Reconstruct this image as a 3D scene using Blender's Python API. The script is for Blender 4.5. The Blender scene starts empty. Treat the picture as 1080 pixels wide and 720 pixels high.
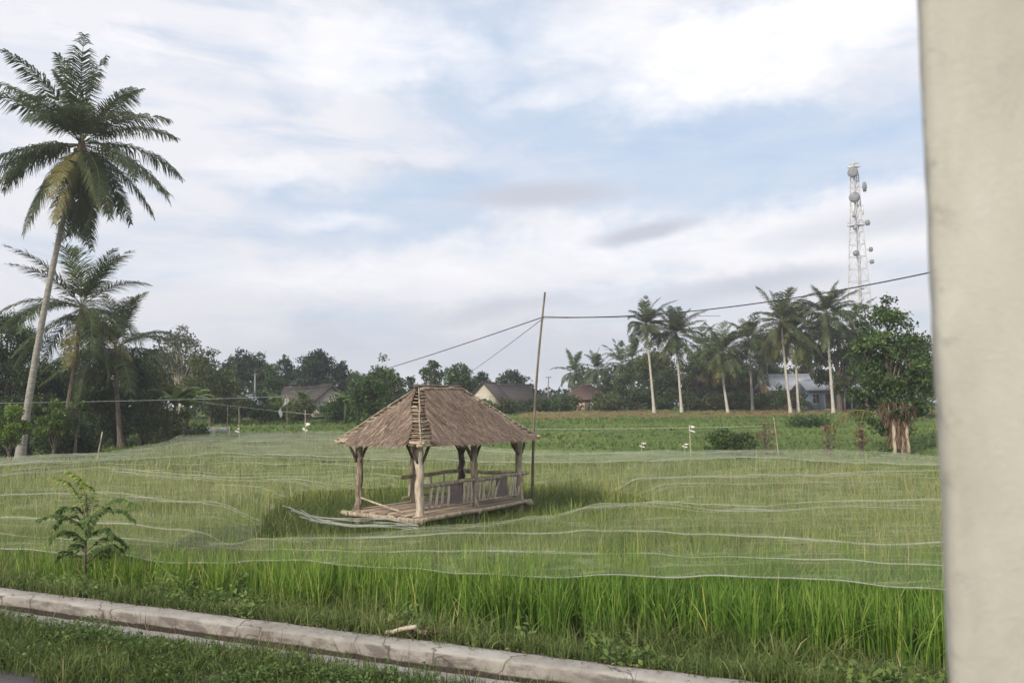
import bpy, math, random
import numpy as np
from mathutils import Vector, Matrix

R = math.radians
rng = np.random.default_rng(11)
random.seed(5)
sc = bpy.context.scene
col = sc.collection

# ------------------------------------------------------------------ camera
CAMZ, FPX = 3.0, 850.0
PITCH, ROLL = math.atan(66.0 / 850.0), R(0.42)
fwd = np.array([0, math.cos(PITCH), math.sin(PITCH)])
up0 = np.array([0, -math.sin(PITCH), math.cos(PITCH)])
rt0 = np.array([1.0, 0, 0])
rt = math.cos(ROLL) * rt0 - math.sin(ROLL) * up0
up = math.cos(ROLL) * up0 + math.sin(ROLL) * rt0
cam_d = bpy.data.cameras.new("camera")
cam = bpy.data.objects.new("camera", cam_d)
col.objects.link(cam)
m = Matrix([[rt[0], up[0], -fwd[0], 0], [rt[1], up[1], -fwd[1], 0], [rt[2], up[2], -fwd[2], CAMZ], [0, 0, 0, 1]])
cam.matrix_world = m
cam_d.sensor_width = 36
cam_d.lens = 36 * FPX / 1080
cam_d.clip_start = 0.05
cam_d.clip_end = 6000
cam_d.dof.use_dof = True
cam_d.dof.focus_distance = 17
cam_d.dof.aperture_fstop = 4.2
sc.camera = cam

# ------------------------------------------------------------------ world, sun, exposure
SUN_DIR = Vector((-0.62, -0.78, 0.52)).normalized()
world = bpy.data.worlds.new("World")
sc.world = world
world.use_nodes = True
wt = world.node_tree
wt.nodes.clear()


class NT:
    """small helper for wiring maths nodes"""
    def __init__(s, tree): s.t = tree
    def n(s, typ, **kw):
        nd = s.t.nodes.new(typ)
        for k, v in kw.items(): setattr(nd, k, v)
        return nd
    def put(s, sock, v):
        if v is None: return
        if isinstance(v, bpy.types.NodeSocket): s.t.links.new(v, sock)
        else: sock.default_value = v
    def m(s, op, a, b=None, c=None, clamp=False):
        nd = s.n("ShaderNodeMath", operation=op, use_clamp=clamp)
        for i, v in enumerate((a, b, c)): s.put(nd.inputs[i], v)
        return nd.outputs[0]
    def mix(s, fac, a, b):
        nd = s.n("ShaderNodeMix", data_type="RGBA")
        s.put(nd.inputs[0], fac); s.put(nd.inputs[6], a); s.put(nd.inputs[7], b)
        return nd.outputs[2]
    def noise(s, vec, scale, detail=4, rough=0.55, dist=0.0):
        nd = s.n("ShaderNodeTexNoise")
        s.put(nd.inputs["Vector"], vec)
        nd.inputs["Scale"].default_value = scale
        nd.inputs["Detail"].default_value = detail
        nd.inputs["Roughness"].default_value = rough
        nd.inputs["Distortion"].default_value = dist
        return nd.outputs[0]
    def ramp(s, fac, stops):
        nd = s.n("ShaderNodeValToRGB")
        while len(nd.color_ramp.elements) < len(stops): nd.color_ramp.elements.new(0.5)
        for e, (p, c) in zip(nd.color_ramp.elements, stops):
            e.position = p
            e.color = (c[0], c[1], c[2], 1) if hasattr(c, "__len__") else (c, c, c, 1)
        s.put(nd.inputs[0], fac)
        return nd.outputs[0]
    def mapping(s, vec, scale=(1, 1, 1), rot=(0, 0, 0), loc=(0, 0, 0)):
        nd = s.n("ShaderNodeMapping")
        s.put(nd.inputs[0], vec)
        nd.inputs[1].default_value = loc; nd.inputs[2].default_value = rot; nd.inputs[3].default_value = scale
        return nd.outputs[0]
    def smooth(s, v, a, b):
        nd = s.n("ShaderNodeMapRange", interpolation_type="SMOOTHSTEP")
        s.put(nd.inputs[0], v); nd.inputs[1].default_value = a; nd.inputs[2].default_value = b
        return nd.outputs[0]


W = NT(wt)
tc = W.n("ShaderNodeTexCoord")
sep = W.n("ShaderNodeSeparateXYZ"); wt.links.new(tc.outputs["Generated"], sep.inputs[0])
az = W.m("ARCTAN2", sep.outputs[0], sep.outputs[1])
el = W.m("ARCSINE", sep.outputs[2])
comb = W.n("ShaderNodeCombineXYZ"); W.put(comb.inputs[0], az); W.put(comb.inputs[1], el)
v0 = comb.outputs[0]
streak = W.noise(W.mapping(v0, (2.2, 9.0, 1), loc=(0.4, 1.7, 0)), 2.2, 8, 0.58, 0.6)
fine = W.noise(W.mapping(v0, (5.0, 14.0, 1), loc=(3.1, 0.2, 0)), 2.6, 8, 0.62, 0.3)
d1 = W.m("MULTIPLY", W.m("SUBTRACT", W.noise(v0, 7.0, 6, 0.6), 0.5), 0.24)
d2 = W.m("MULTIPLY", W.m("SUBTRACT", W.noise(W.mapping(v0, (1, 1.6, 1), loc=(5, 5, 0)), 9.0, 6, 0.6), 0.5), 0.12)
azd = W.m("ADD", az, d1); eld = W.m("ADD", el, d2)


def blob(px, py, rx, ry, tilt=0.0, soft=(1.25, 0.35), warp=1.0):
    """soft cloud patch in azimuth and elevation (radians)"""
    a0, e0 = math.atan((px - 540) / 850), math.atan((428 - py) / 850 * math.cos(math.atan((px - 540) / 850)))
    A = W.m("SUBTRACT", W.m("ADD", az, W.m("MULTIPLY", d1, warp)), a0); E = W.m("SUBTRACT", W.m("ADD", el, W.m("MULTIPLY", d2, warp)), e0)
    E = W.m("SUBTRACT", E, W.m("MULTIPLY", A, tilt))
    A = W.m("DIVIDE", A, rx / 850); E = W.m("DIVIDE", E, ry / 850)
    r = W.m("SQRT", W.m("ADD", W.m("MULTIPLY", A, A), W.m("MULTIPLY", E, E)))
    return W.smooth(r, soft[0], soft[1])


def vmax(*a):
    r = a[0]
    for b in a[1:]: r = W.m("MAXIMUM", r, b)
    return r


sky = W.n("ShaderNodeTexSky", sky_type="NISHITA")
sky.sun_disc = False
sky.sun_elevation = math.asin(SUN_DIR.z)
sky.sun_rotation = math.atan2(SUN_DIR.x, SUN_DIR.y)
sky.altitude = 100; sky.air_density = 1.0; sky.dust_density = 2.0; sky.ozone_density = 1.5
blue = W.m("ADD", W.m("MULTIPLY", vmax(blob(800, 165, 330, 62, 0.02), blob(510, 70, 120, 90, -0.3), blob(450, 215, 160, 60, 0.2), blob(640, 130, 220, 70, -0.1)), 0.85), 0.0)
veil = W.m("ADD", W.m("MULTIPLY", streak, 2.6), -0.42, clamp=True)
veil = W.m("MULTIPLY", veil, W.m("SUBTRACT", 1.0, W.m("MULTIPLY", blue, W.m("ADD", W.m("MULTIPLY", fine, -0.7), 1.12))), clamp=True)
white = vmax(blob(840, 28, 200, 55, 0.22, (1.3, 0.5)), W.m("MULTIPLY", blob(780, 262, 420, 42, 0.04), 0.9),
             W.m("MULTIPLY", blob(400, 50, 150, 40, 0.0), 0.6), W.m("MULTIPLY", blob(420, 292, 260, 24, 0.0, (1.4, 0.2), 0.5), 0.85),
             W.m("MULTIPLY", blob(290, 180, 70, 20, 0.0), 0.45), W.m("MULTIPLY", blob(580, 95, 75, 12, 0.2, (1.5, 0.1), 0.5), 0.55), W.m("MULTIPLY", blob(350, 232, 60, 9, 0.0, (1.5, 0.1), 0.4), 0.6), W.m("MULTIPLY", blob(640, 30, 110, 30, 0.1, (1.5, 0.2), 0.7), 0.6),
             W.m("MULTIPLY", blob(100, 20, 60, 12, 0.0), 0.4))
white = W.m("MULTIPLY", white, W.m("ADD", W.m("MULTIPLY", fine, 1.6), 0.1), clamp=True)
grey = vmax(W.m("MULTIPLY", blob(572, 206, 100, 16, 0.03, (1.3, 0.3), 0.14), 1.0), W.m("MULTIPLY", blob(682, 246, 66, 11, 0.16, (1.3, 0.3), 0.14), 1.0),
            W.m("MULTIPLY", blob(470, 378, 330, 34, 0.0), 0.5), W.m("MULTIPLY", blob(940, 235, 110, 16, 0.12, (1.5, 0.1), 0.3), 0.6), W.m("MULTIPLY", blob(520, 330, 90, 14, 0.1, (1.5, 0.1), 0.4), 0.7),
            W.m("MULTIPLY", blob(800, 302, 110, 12, 0.1, (1.5, 0.1), 0.3), 0.8), W.m("MULTIPLY", blob(430, 170, 60, 10, -0.2), 0.35))
col_sky = W.mix(veil, sky.outputs[0], (6.9, 7.05, 7.75, 1))
skyblue = W.mix(0.62, sky.outputs[0], (4.9, 6.5, 8.6, 1))
col_sky = W.mix(veil, skyblue, (7.5, 7.5, 7.95, 1))
col_sky = W.mix(white, col_sky, (9.0, 8.95, 9.2, 1))
col_sky = W.mix(W.m("MULTIPLY", grey, 1.0), col_sky, (5.0, 5.3, 6.1, 1))
bg = W.n("ShaderNodeBackground"); wt.links.new(col_sky, bg.inputs[0]); bg.inputs[1].default_value = 0.1
wo = W.n("ShaderNodeOutputWorld"); wt.links.new(bg.outputs[0], wo.inputs[0])

sd = bpy.data.lights.new("sun", "SUN")
sd.energy = 3.3; sd.angle = R(5); sd.color = (1.0, 0.91, 0.76)
sun = bpy.data.objects.new("sun", sd); col.objects.link(sun)
sun.rotation_euler = SUN_DIR.to_track_quat("Z", "Y").to_euler()

sc.view_settings.view_transform = "Standard"
sc.view_settings.look = "None"
sc.view_settings.exposure = 0.32
sc.view_settings.gamma = 1.0
sc.view_settings.use_curve_mapping = False
sc.render.engine = "CYCLES"
sc.cycles.max_bounces = 6
sc.cycles.transparent_max_bounces = 24
sc.cycles.volume_bounces = 0
sc.cycles.use_denoising = True


# ------------------------------------------------------------------ helpers
def ray(px, py):
    return fwd + rt * (px - 540) / FPX + up * (360 - py) / FPX


def P(px, py, z):
    """world point on the level z seen in that direction"""
    r = ray(px, py); t = (z - CAMZ) / r[2]
    return np.array([r[0] * t, r[1] * t, z])


def PD(px, py, Y):
    """world point at distance Y along the ground"""
    r = ray(px, py); t = Y / r[1]
    return np.array([r[0] * t, Y, CAMZ + r[2] * t])


def tag(o, label=None, cat=None, group=None, kind=None):
    if label: o["label"] = label
    if cat: o["category"] = cat
    if group: o["group"] = group
    if kind: o["kind"] = kind
    return o


def empty(name, loc=(0, 0, 0), rz=0.0, label=None, cat=None, group=None):
    o = bpy.data.objects.new(name, None)
    o.empty_display_size = 0.2
    o.location = [float(v) for v in loc]; o.rotation_euler = (0, 0, rz)
    col.objects.link(o)
    return tag(o, label, cat, group)


class G:
    """gathers geometry, then builds ONE mesh object"""
    def __init__(s): s.V = []; s.F = []; s.A = []; s.M = []; s.n = 0
    def add(s, V, faces, rnd=0.5, mi=0):
        V = np.asarray(V, float)
        if not isinstance(faces, list): faces = [faces]
        for f in faces:
            f = np.asarray(f, int)
            s.F.append(f + s.n); s.M.append(np.full(len(f), mi, int))
        s.A.append(np.broadcast_to(np.asarray(rnd, float), (len(V),)).copy())
        s.V.append(V); s.n += len(V)
        return s
    def box(s, c, d, rz=0.0, rnd=0.5, mi=0, rot=None):
        x, y, z = [v / 2 for v in d]
        V = np.array([[-x, -y, -z], [x, -y, -z], [x, y, -z], [-x, y, -z], [-x, -y, z], [x, -y, z], [x, y, z], [-x, y, z]])
        if rot is not None: V = V @ np.array(rot).T
        elif rz:
            c_, s_ = math.cos(rz), math.sin(rz)
            V = V @ np.array([[c_, -s_, 0], [s_, c_, 0], [0, 0, 1]]).T
        F = [[0, 3, 2, 1], [4, 5, 6, 7], [0, 1, 5, 4], [1, 2, 6, 5], [2, 3, 7, 6], [3, 0, 4, 7]]
        return s.add(V + np.array(c), np.array(F), rnd, mi)
    def tube(s, pts, rad, n=8, rnd=0.5, mi=0, cap=True):
        pts = np.asarray(pts, float); K = len(pts)
        rad = np.broadcast_to(np.asarray(rad, float), (K,))
        T = np.gradient(pts, axis=0); T /= np.linalg.norm(T, axis=1)[:, None] + 1e-9
        ref = np.array([0, 0, 1.0]) if abs(T[:, 2]).mean() < 0.8 else np.array([1.0, 0, 0])
        U = np.cross(T, ref); U /= np.linalg.norm(U, axis=1)[:, None] + 1e-9
        B = np.cross(T, U)
        a = np.arange(n) * 2 * math.pi / n
        V = pts[:, None] + rad[:, None, None] * (np.cos(a)[None, :, None] * U[:, None] + np.sin(a)[None, :, None] * B[:, None])
        V = V.reshape(-1, 3)
        i, j = np.meshgrid(np.arange(K - 1), np.arange(n), indexing="ij")
        i = i.ravel(); j = j.ravel(); j2 = (j + 1) % n
        F = np.stack([i * n + j, i * n + j2, (i + 1) * n + j2, (i + 1) * n + j], 1)
        fs = [F]
        if cap:
            V = np.vstack([V, pts[0], pts[-1]])
            k = np.arange(n); k2 = (k + 1) % n
            fs.append(np.stack([np.full(n, K * n), k2, k], 1))
            fs.append(np.stack([np.full(n, K * n + 1), (K - 1) * n + k, (K - 1) * n + k2], 1))
        return s.add(V, fs, rnd, mi)
    def quads(s, Q, rnd, mi=0):
        """Q (N,4,3) separate quads"""
        Nn = len(Q)
        F = np.arange(Nn * 4).reshape(Nn, 4)
        return s.add(Q.reshape(-1, 3), F, np.repeat(np.broadcast_to(rnd, (Nn,)), 4), mi)
    def build(s, name, mats, parent=None, smooth=False, loc=None):
        me = bpy.data.meshes.new(name)
        V = np.concatenate(s.V).astype(np.float32)
        loops = np.concatenate([f.ravel() for f in s.F]).astype(np.int32)
        sizes = np.concatenate([np.full(len(f), f.shape[1]) for f in s.F]).astype(np.int32)
        starts = np.concatenate([[0], np.cumsum(sizes)[:-1]]).astype(np.int32)
        me.vertices.add(len(V)); me.vertices.foreach_set("co", V.ravel())
        me.loops.add(len(loops)); me.loops.foreach_set("vertex_index", loops)
        me.polygons.add(len(sizes)); me.polygons.foreach_set("loop_start", starts); me.polygons.foreach_set("loop_total", sizes)
        me.polygons.foreach_set("material_index", np.concatenate(s.M).astype(np.int32))
        if smooth: me.polygons.foreach_set("use_smooth", np.ones(len(sizes), bool))
        at = me.attributes.new("rnd", "FLOAT", "POINT"); at.data.foreach_set("value", np.concatenate(s.A).astype(np.float32))
        for mt in (mats if isinstance(mats, (list, tuple)) else [mats]): me.materials.append(mt)
        me.update(calc_edges=True)
        me.validate()
        o = bpy.data.objects.new(name, me); col.objects.link(o)
        if parent: o.parent = parent
        if loc is not None: o.location = [float(v) for v in loc]
        return o


def nz(x, y, f=1.0, s=0.0):
    """smooth wobble made of a few waves, about -1..1"""
    x = np.asarray(x, float) * f; y = np.asarray(y, float) * f
    return (np.sin(1.3 * x + 0.7 * y + s) + np.sin(-0.8 * x + 1.9 * y + 2.1 * s + 1) + 0.6 * np.sin(2.9 * x + 1.1 * y - s + 2)
            + 0.5 * np.sin(1.7 * x - 3.3 * y + 3 * s) + 0.35 * np.sin(5.1 * x + 3.9 * y + 5 * s)) / 3.0


def sstep(a, b, x):
    t = np.clip((np.asarray(x, float) - a) / (b - a), 0, 1)
    return t * t * (3 - 2 * t)


def unit(v): return v / (np.linalg.norm(v, axis=-1, keepdims=True) + 1e-9)


# ------------------------------------------------------------------ materials
def mat_base(name):
    mt = bpy.data.materials.new(name); mt.use_nodes = True
    t = mt.node_tree; t.nodes.clear()
    return mt, NT(t)


def finish(N, shader):
    o = N.n("ShaderNodeOutputMaterial"); N.t.links.new(shader, o.inputs[0])


def princ(N, color, rough=0.8, bump=None, bstr=0.3, bdist=0.02, spec=0.3, metal=0.0):
    p = N.n("ShaderNodeBsdfPrincipled")
    N.put(p.inputs["Base Color"], color); N.put(p.inputs["Roughness"], rough)
    p.inputs["Specular IOR Level"].default_value = spec; p.inputs["Metallic"].default_value = metal
    if bump is not None:
        b = N.n("ShaderNodeBump"); b.inputs["Strength"].default_value = bstr; b.inputs["Distance"].default_value = bdist
        N.put(b.inputs["Height"], bump); N.t.links.new(b.outputs[0], p.inputs["Normal"])
    return p.outputs[0]


def leaf_mat(name, stops, trans=0.35, rough=0.5, nscale=None, namt=0.3, spec=0.25):
    """foliage: colour by the leaf's own value, lit through from behind"""
    mt, N = mat_base(name)
    a = N.n("ShaderNodeAttribute", attribute_name="rnd")
    f = a.outputs["Fac"]
    if nscale:
        tcn = N.n("ShaderNodeTexCoord")
        f = N.m("ADD", f, N.m("MULTIPLY", N.m("SUBTRACT", N.noise(tcn.outputs["Object"], nscale, 4), 0.5), namt * 2), clamp=True)
    c = N.ramp(f, stops)
    p = princ(N, c, rough, spec=spec)
    tr = N.n("ShaderNodeBsdfTranslucent"); N.put(tr.inputs[0], c)
    mx = N.n("ShaderNodeMixShader"); mx.inputs[0].default_value = trans
    N.t.links.new(p, mx.inputs[1]); N.t.links.new(tr.outputs[0], mx.inputs[2])
    finish(N, mx.outputs[0])
    return mt


def noisy(name, c1, c2, scale=3.0, rough=0.85, bump=0.3, stretch=(1, 1, 1), c3=None, spec=0.25, bdist=0.02, rnd=0.0, lo=0.35, hi=0.65):
    mt, N = mat_base(name)
    tcn = N.n("ShaderNodeTexCoord")
    v = N.mapping(tcn.outputs["Object"], stretch)
    f = N.noise(v, scale, 7, 0.62, 0.3)
    if rnd:
        a = N.n("ShaderNodeAttribute", attribute_name="rnd")
        f = N.m("ADD", f, N.m("MULTIPLY", N.m("SUBTRACT", a.outputs["Fac"], 0.5), rnd), clamp=True)
    st = [(lo, c1), (hi, c2)] if c3 is None else [(lo, c1), ((lo + hi) / 2, c3), (hi, c2)]
    c = N.ramp(f, st)
    f2 = N.noise(v, scale * 6, 5, 0.6)
    finish(N, princ(N, c, rough, N.m("ADD", f, N.m("MULTIPLY", f2, 0.6)), bump, bdist, spec))
    return mt


M = {}
M["rice"] = leaf_mat("rice_leaf", [(0.0, (0.085, 0.175, 0.035)), (0.4, (0.15, 0.27, 0.045)), (0.75, (0.30, 0.41, 0.075)), (1.0, (0.52, 0.50, 0.18))], 0.42, 0.45, 0.35, 0.14)
M["ricefar"] = leaf_mat("rice_leaf_in_ear", [(0.0, (0.085, 0.15, 0.037)), (0.5, (0.195, 0.275, 0.068)), (1.0, (0.45, 0.43, 0.17))], 0.4, 0.6, 0.12, 0.25)
M["grass"] = leaf_mat("grass_blade", [(0.0, (0.055, 0.085, 0.025)), (0.5, (0.105, 0.15, 0.04)), (0.85, (0.20, 0.24, 0.07)), (1.0, (0.42, 0.36, 0.20))], 0.35, 0.55, 0.8, 0.2)
M["weed"] = leaf_mat("weed_leaf", [(0.0, (0.065, 0.11, 0.03)), (0.6, (0.12, 0.19, 0.05)), (1.0, (0.26, 0.32, 0.09))], 0.35, 0.5, 1.0, 0.15)
M["fgrass"] = leaf_mat("field_grass", [(0.0, (0.07, 0.115, 0.03)), (0.5, (0.115, 0.18, 0.045)), (0.9, (0.19, 0.25, 0.07)), (1.0, (0.26, 0.19, 0.11))], 0.3, 0.6, 0.08, 0.3)
M["dry"] = leaf_mat("dry_leaf", [(0.0, (0.10, 0.06, 0.038)), (0.6, (0.22, 0.145, 0.095)), (1.0, (0.42, 0.32, 0.22))], 0.25, 0.7)
def fol(name, a, b, c): return leaf_mat(name, [(0.0, a), (0.55, b), (1.0, c)], 0.3, 0.45)
M["dark"] = fol("dark_foliage", (0.030, 0.054, 0.019), (0.056, 0.094, 0.030), (0.12, 0.17, 0.055))
M["mid"] = fol("green_foliage", (0.036, 0.070, 0.021), (0.068, 0.125, 0.033), (0.14, 0.21, 0.06))
M["bluish"] = fol("deep_foliage", (0.020, 0.038, 0.022), (0.036, 0.064, 0.034), (0.07, 0.105, 0.05))
M["olive"] = fol("olive_foliage", (0.055, 0.075, 0.024), (0.10, 0.13, 0.042), (0.18, 0.20, 0.075))
M["pale"] = fol("pale_foliage", (0.075, 0.09, 0.05), (0.12, 0.14, 0.08), (0.19, 0.21, 0.12))
M["lime"] = fol("lime_foliage", (0.10, 0.17, 0.03), (0.18, 0.27, 0.05), (0.28, 0.36, 0.08))
M["mango"] = fol("mango_foliage", (0.035, 0.07, 0.022), (0.075, 0.13, 0.04), (0.17, 0.24, 0.08))
M["palm"] = fol("palm_leaf", (0.046, 0.068, 0.028), (0.09, 0.12, 0.048), (0.18, 0.20, 0.085))
M["palmy"] = fol("palm_leaf_ageing", (0.07, 0.09, 0.03), (0.14, 0.15, 0.05), (0.30, 0.25, 0.10))
M["palmtrunk"] = noisy("palm_bark", (0.20, 0.185, 0.16), (0.36, 0.34, 0.30), 1.2, 0.9, 0.5, (3, 3, 9), spec=0.1)
M["palmtrunkpale"] = noisy("palm_bark_pale", (0.34, 0.32, 0.28), (0.55, 0.52, 0.46), 1.2, 0.9, 0.5, (3, 3, 9), spec=0.1)
M["bark"] = noisy("bark", (0.07, 0.055, 0.042), (0.17, 0.14, 0.11), 2.0, 0.95, 0.6, (4, 4, 1))
M["palebark"] = noisy("pale_bark", (0.30, 0.25, 0.19), (0.52, 0.46, 0.37), 2.0, 0.95, 0.6, (4, 4, 1))
M["log"] = noisy("weathered_log", (0.13, 0.10, 0.075), (0.50, 0.43, 0.33), 3.0, 0.9, 0.8, (6, 6, 1.2), c3=(0.30, 0.245, 0.18), rnd=0.35)
M["logp"] = noisy("peeling_log", (0.24, 0.19, 0.145), (0.60, 0.53, 0.43), 3.0, 0.9, 0.8, (6, 6, 1.2), c3=(0.44, 0.37, 0.29), rnd=0.3)
M["logd"] = noisy("dark_log", (0.07, 0.055, 0.045), (0.22, 0.18, 0.14), 3.0, 0.9, 0.8, (6, 6, 1.2), rnd=0.3)
M["plank"] = noisy("weathered_plank", (0.20, 0.15, 0.115), (0.42, 0.33, 0.26), 2.5, 0.9, 0.5, (1.2, 6, 6), rnd=0.4)
M["thatch"] = leaf_mat("thatch_straw", [(0.0, (0.10, 0.07, 0.052)), (0.45, (0.25, 0.18, 0.14)), (0.8, (0.40, 0.31, 0.245)), (1.0, (0.60, 0.50, 0.40))], 0.08, 0.85, 1.2, 0.3, 0.1)
M["lath"] = noisy("bamboo_lath", (0.17, 0.125, 0.09), (0.44, 0.35, 0.26), 2.0, 0.8, 0.3, (2, 2, 2), rnd=0.5)
M["cloth"] = noisy("brown_sacking", (0.13, 0.108, 0.105), (0.20, 0.165, 0.155), 5.0, 0.95, 0.4)
M["bamboo"] = noisy("bamboo_pole", (0.09, 0.08, 0.062), (0.22, 0.19, 0.14), 2.0, 0.7, 0.3, (5, 5, 1))
M["wire"] = noisy("cable_black", (0.035, 0.035, 0.04), (0.06, 0.06, 0.065), 4, 0.6, 0.0)
M["cord"] = noisy("white_cord", (0.60, 0.62, 0.58), (0.78, 0.80, 0.75), 4, 0.8, 0.0)
M["white"] = noisy("white_cloth", (0.66, 0.66, 0.62), (0.82, 0.82, 0.78), 4, 0.85, 0.1)
M["steel"] = noisy("painted_steel", (0.50, 0.49, 0.50), (0.66, 0.64, 0.65), 0.6, 0.5, 0.0, spec=0.4)
M["dish"] = noisy("dish_grey", (0.16, 0.165, 0.18), (0.26, 0.27, 0.29), 1, 0.5, 0.0)
M["cream"] = noisy("cream_plaster", (0.48, 0.44, 0.36), (0.62, 0.57, 0.48), 0.8, 0.9, 0.1)
M["pink"] = noisy("pink_plaster", (0.55, 0.38, 0.30), (0.66, 0.48, 0.40), 0.8, 0.9, 0.1)
M["bluewall"] = noisy("blue_plaster", (0.16, 0.24, 0.34), (0.22, 0.31, 0.42), 0.8, 0.85, 0.1)
M["brick"] = noisy("brick_wall", (0.30, 0.17, 0.12), (0.48, 0.33, 0.25), 2.5, 0.9, 0.2, c3=(0.38, 0.24, 0.18))
M["tile"] = noisy("roof_tile_dark", (0.050, 0.042, 0.040), (0.10, 0.082, 0.075), 2.0, 0.85, 0.4, (1, 8, 1))
M["tiler"] = noisy("roof_tile_brown", (0.075, 0.045, 0.038), (0.13, 0.08, 0.066), 2.0, 0.85, 0.4, (1, 8, 1))
M["zinc"] = noisy("zinc_sheet", (0.55, 0.56, 0.60), (0.74, 0.75, 0.78), 1.2, 0.45, 0.3, (8, 1, 1), spec=0.5)
M["glassd"] = noisy("window_dark", (0.02, 0.025, 0.03), (0.05, 0.055, 0.06), 1, 0.15, 0.0, spec=0.6)
M["woodtrim"] = noisy("painted_trim", (0.35, 0.33, 0.30), (0.55, 0.53, 0.5), 1.5, 0.7, 0.1)
M["nutshell"] = noisy("coconut_husk", (0.13, 0.12, 0.04), (0.26, 0.20, 0.08), 3, 0.6, 0.2)


M["sapl"] = leaf_mat("sapling_leaf", [(0.0, (0.06, 0.11, 0.03)), (0.5, (0.12, 0.19, 0.05)), (1.0, (0.33, 0.42, 0.08))], 0.4, 0.5)


def kerb_mat():
    mt, N = mat_base("old_concrete")
    tcn = N.n("ShaderNodeTexCoord"); v = tcn.outputs["Object"]
    geo = N.n("ShaderNodeNewGeometry"); sp = N.n("ShaderNodeSeparateXYZ"); N.t.links.new(geo.outputs["Normal"], sp.inputs[0])
    f = N.noise(v, 1.6, 8, 0.65, 0.4); g = N.noise(v, 11, 6, 0.7); h = N.noise(N.mapping(v, (1, 1, 3)), 3.2, 5, 0.6)
    base = N.ramp(f, [(0.3, (0.23, 0.21, 0.185)), (0.5, (0.33, 0.31, 0.28)), (0.72, (0.43, 0.41, 0.375))])
    stain = N.smooth(h, 0.44, 0.62)
    stain = N.m("MULTIPLY", stain, N.smooth(sp.outputs[2], 0.85, 0.4))
    c = N.mix(N.m("MULTIPLY", stain, 0.8), base, (0.12, 0.105, 0.095, 1))
    c = N.mix(N.m("MULTIPLY", N.smooth(g, 0.56, 0.74), 0.5), c, (0.17, 0.145, 0.11, 1))
    oz = N.n("ShaderNodeSeparateXYZ"); N.t.links.new(v, oz.inputs[0])
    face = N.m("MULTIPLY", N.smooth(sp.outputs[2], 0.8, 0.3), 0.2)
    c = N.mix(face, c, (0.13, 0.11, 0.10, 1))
    slot_shade = N.smooth(N.m("ADD", oz.outputs[2], N.m("MULTIPLY", f, 0.05)), 0.632, 0.612)  # shade of the drain slot, painted dark brown on the lower upright faces
    slot_shade = N.m("MULTIPLY", slot_shade, N.smooth(sp.outputs[2], 0.8, 0.3))
    c = N.mix(N.m("MULTIPLY", slot_shade, 0.93), c, (0.035, 0.028, 0.02, 1))
    moss = N.m("MULTIPLY", N.smooth(N.noise(v, 2.6, 5, 0.7), 0.58, 0.7), 0.5)
    c = N.mix(moss, c, (0.13, 0.15, 0.06, 1))
    vo = N.n("ShaderNodeTexVoronoi", feature="DISTANCE_TO_EDGE"); vo.inputs["Scale"].default_value = 0.9
    wv = N.n("ShaderNodeVectorMath", operation="ADD"); nv_ = N.n("ShaderNodeTexNoise"); nv_.inputs["Scale"].default_value = 5.0; N.t.links.new(v, nv_.inputs["Vector"])
    N.t.links.new(v, wv.inputs[0]); sc_ = N.n("ShaderNodeVectorMath", operation="SCALE"); N.t.links.new(nv_.outputs["Color"], sc_.inputs[0]); sc_.inputs[3].default_value = 0.25
    N.t.links.new(sc_.outputs[0], wv.inputs[1]); N.t.links.new(wv.outputs[0], vo.inputs["Vector"])
    c = N.mix(N.m("MULTIPLY", N.smooth(vo.outputs["Distance"], 0.012, 0.002), 0.75), c, (0.07, 0.06, 0.05, 1))
    finish(N, princ(N, c, 0.92, N.m("ADD", g, N.noise(v, 40, 4, 0.6)), 0.5, 0.02, 0.15))
    return mt


def pillar_mat():
    mt, N = mat_base("limewashed_plaster")
    tcn = N.n("ShaderNodeTexCoord"); v = tcn.outputs["Object"]
    f = N.noise(N.mapping(v, (1, 1, 0.35)), 9, 6, 0.6, 0.4); g = N.noise(N.mapping(v, (1, 1, 0.5), loc=(4, 2, 1)), 22, 6, 0.65)
    c = N.ramp(f, [(0.3, (0.38, 0.362, 0.318)), (0.52, (0.455, 0.438, 0.392)), (0.75, (0.51, 0.497, 0.455))])
    c = N.mix(N.m("MULTIPLY", N.smooth(g, 0.60, 0.74), 0.25), c, (0.27, 0.26, 0.25, 1))
    oz = N.n("ShaderNodeSeparateXYZ"); N.t.links.new(v, oz.inputs[0])
    edge = N.m("MULTIPLY", N.smooth(oz.outputs[0], 0.035, 0.0), N.smooth(N.noise(N.mapping(v, (1, 1, 1.4)), 14, 6, 0.7), 0.52, 0.64))
    c = N.mix(N.m("MULTIPLY", edge, 0.55), c, (0.20, 0.19, 0.185, 1))
    gr = N.noise(v, 260, 4, 0.7)
    finish(N, princ(N, c, 0.9, N.m("ADD", N.m("ADD", f, g), N.m("MULTIPLY", gr, 0.5)), 0.6, 0.01, 0.15))
    return mt


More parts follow.
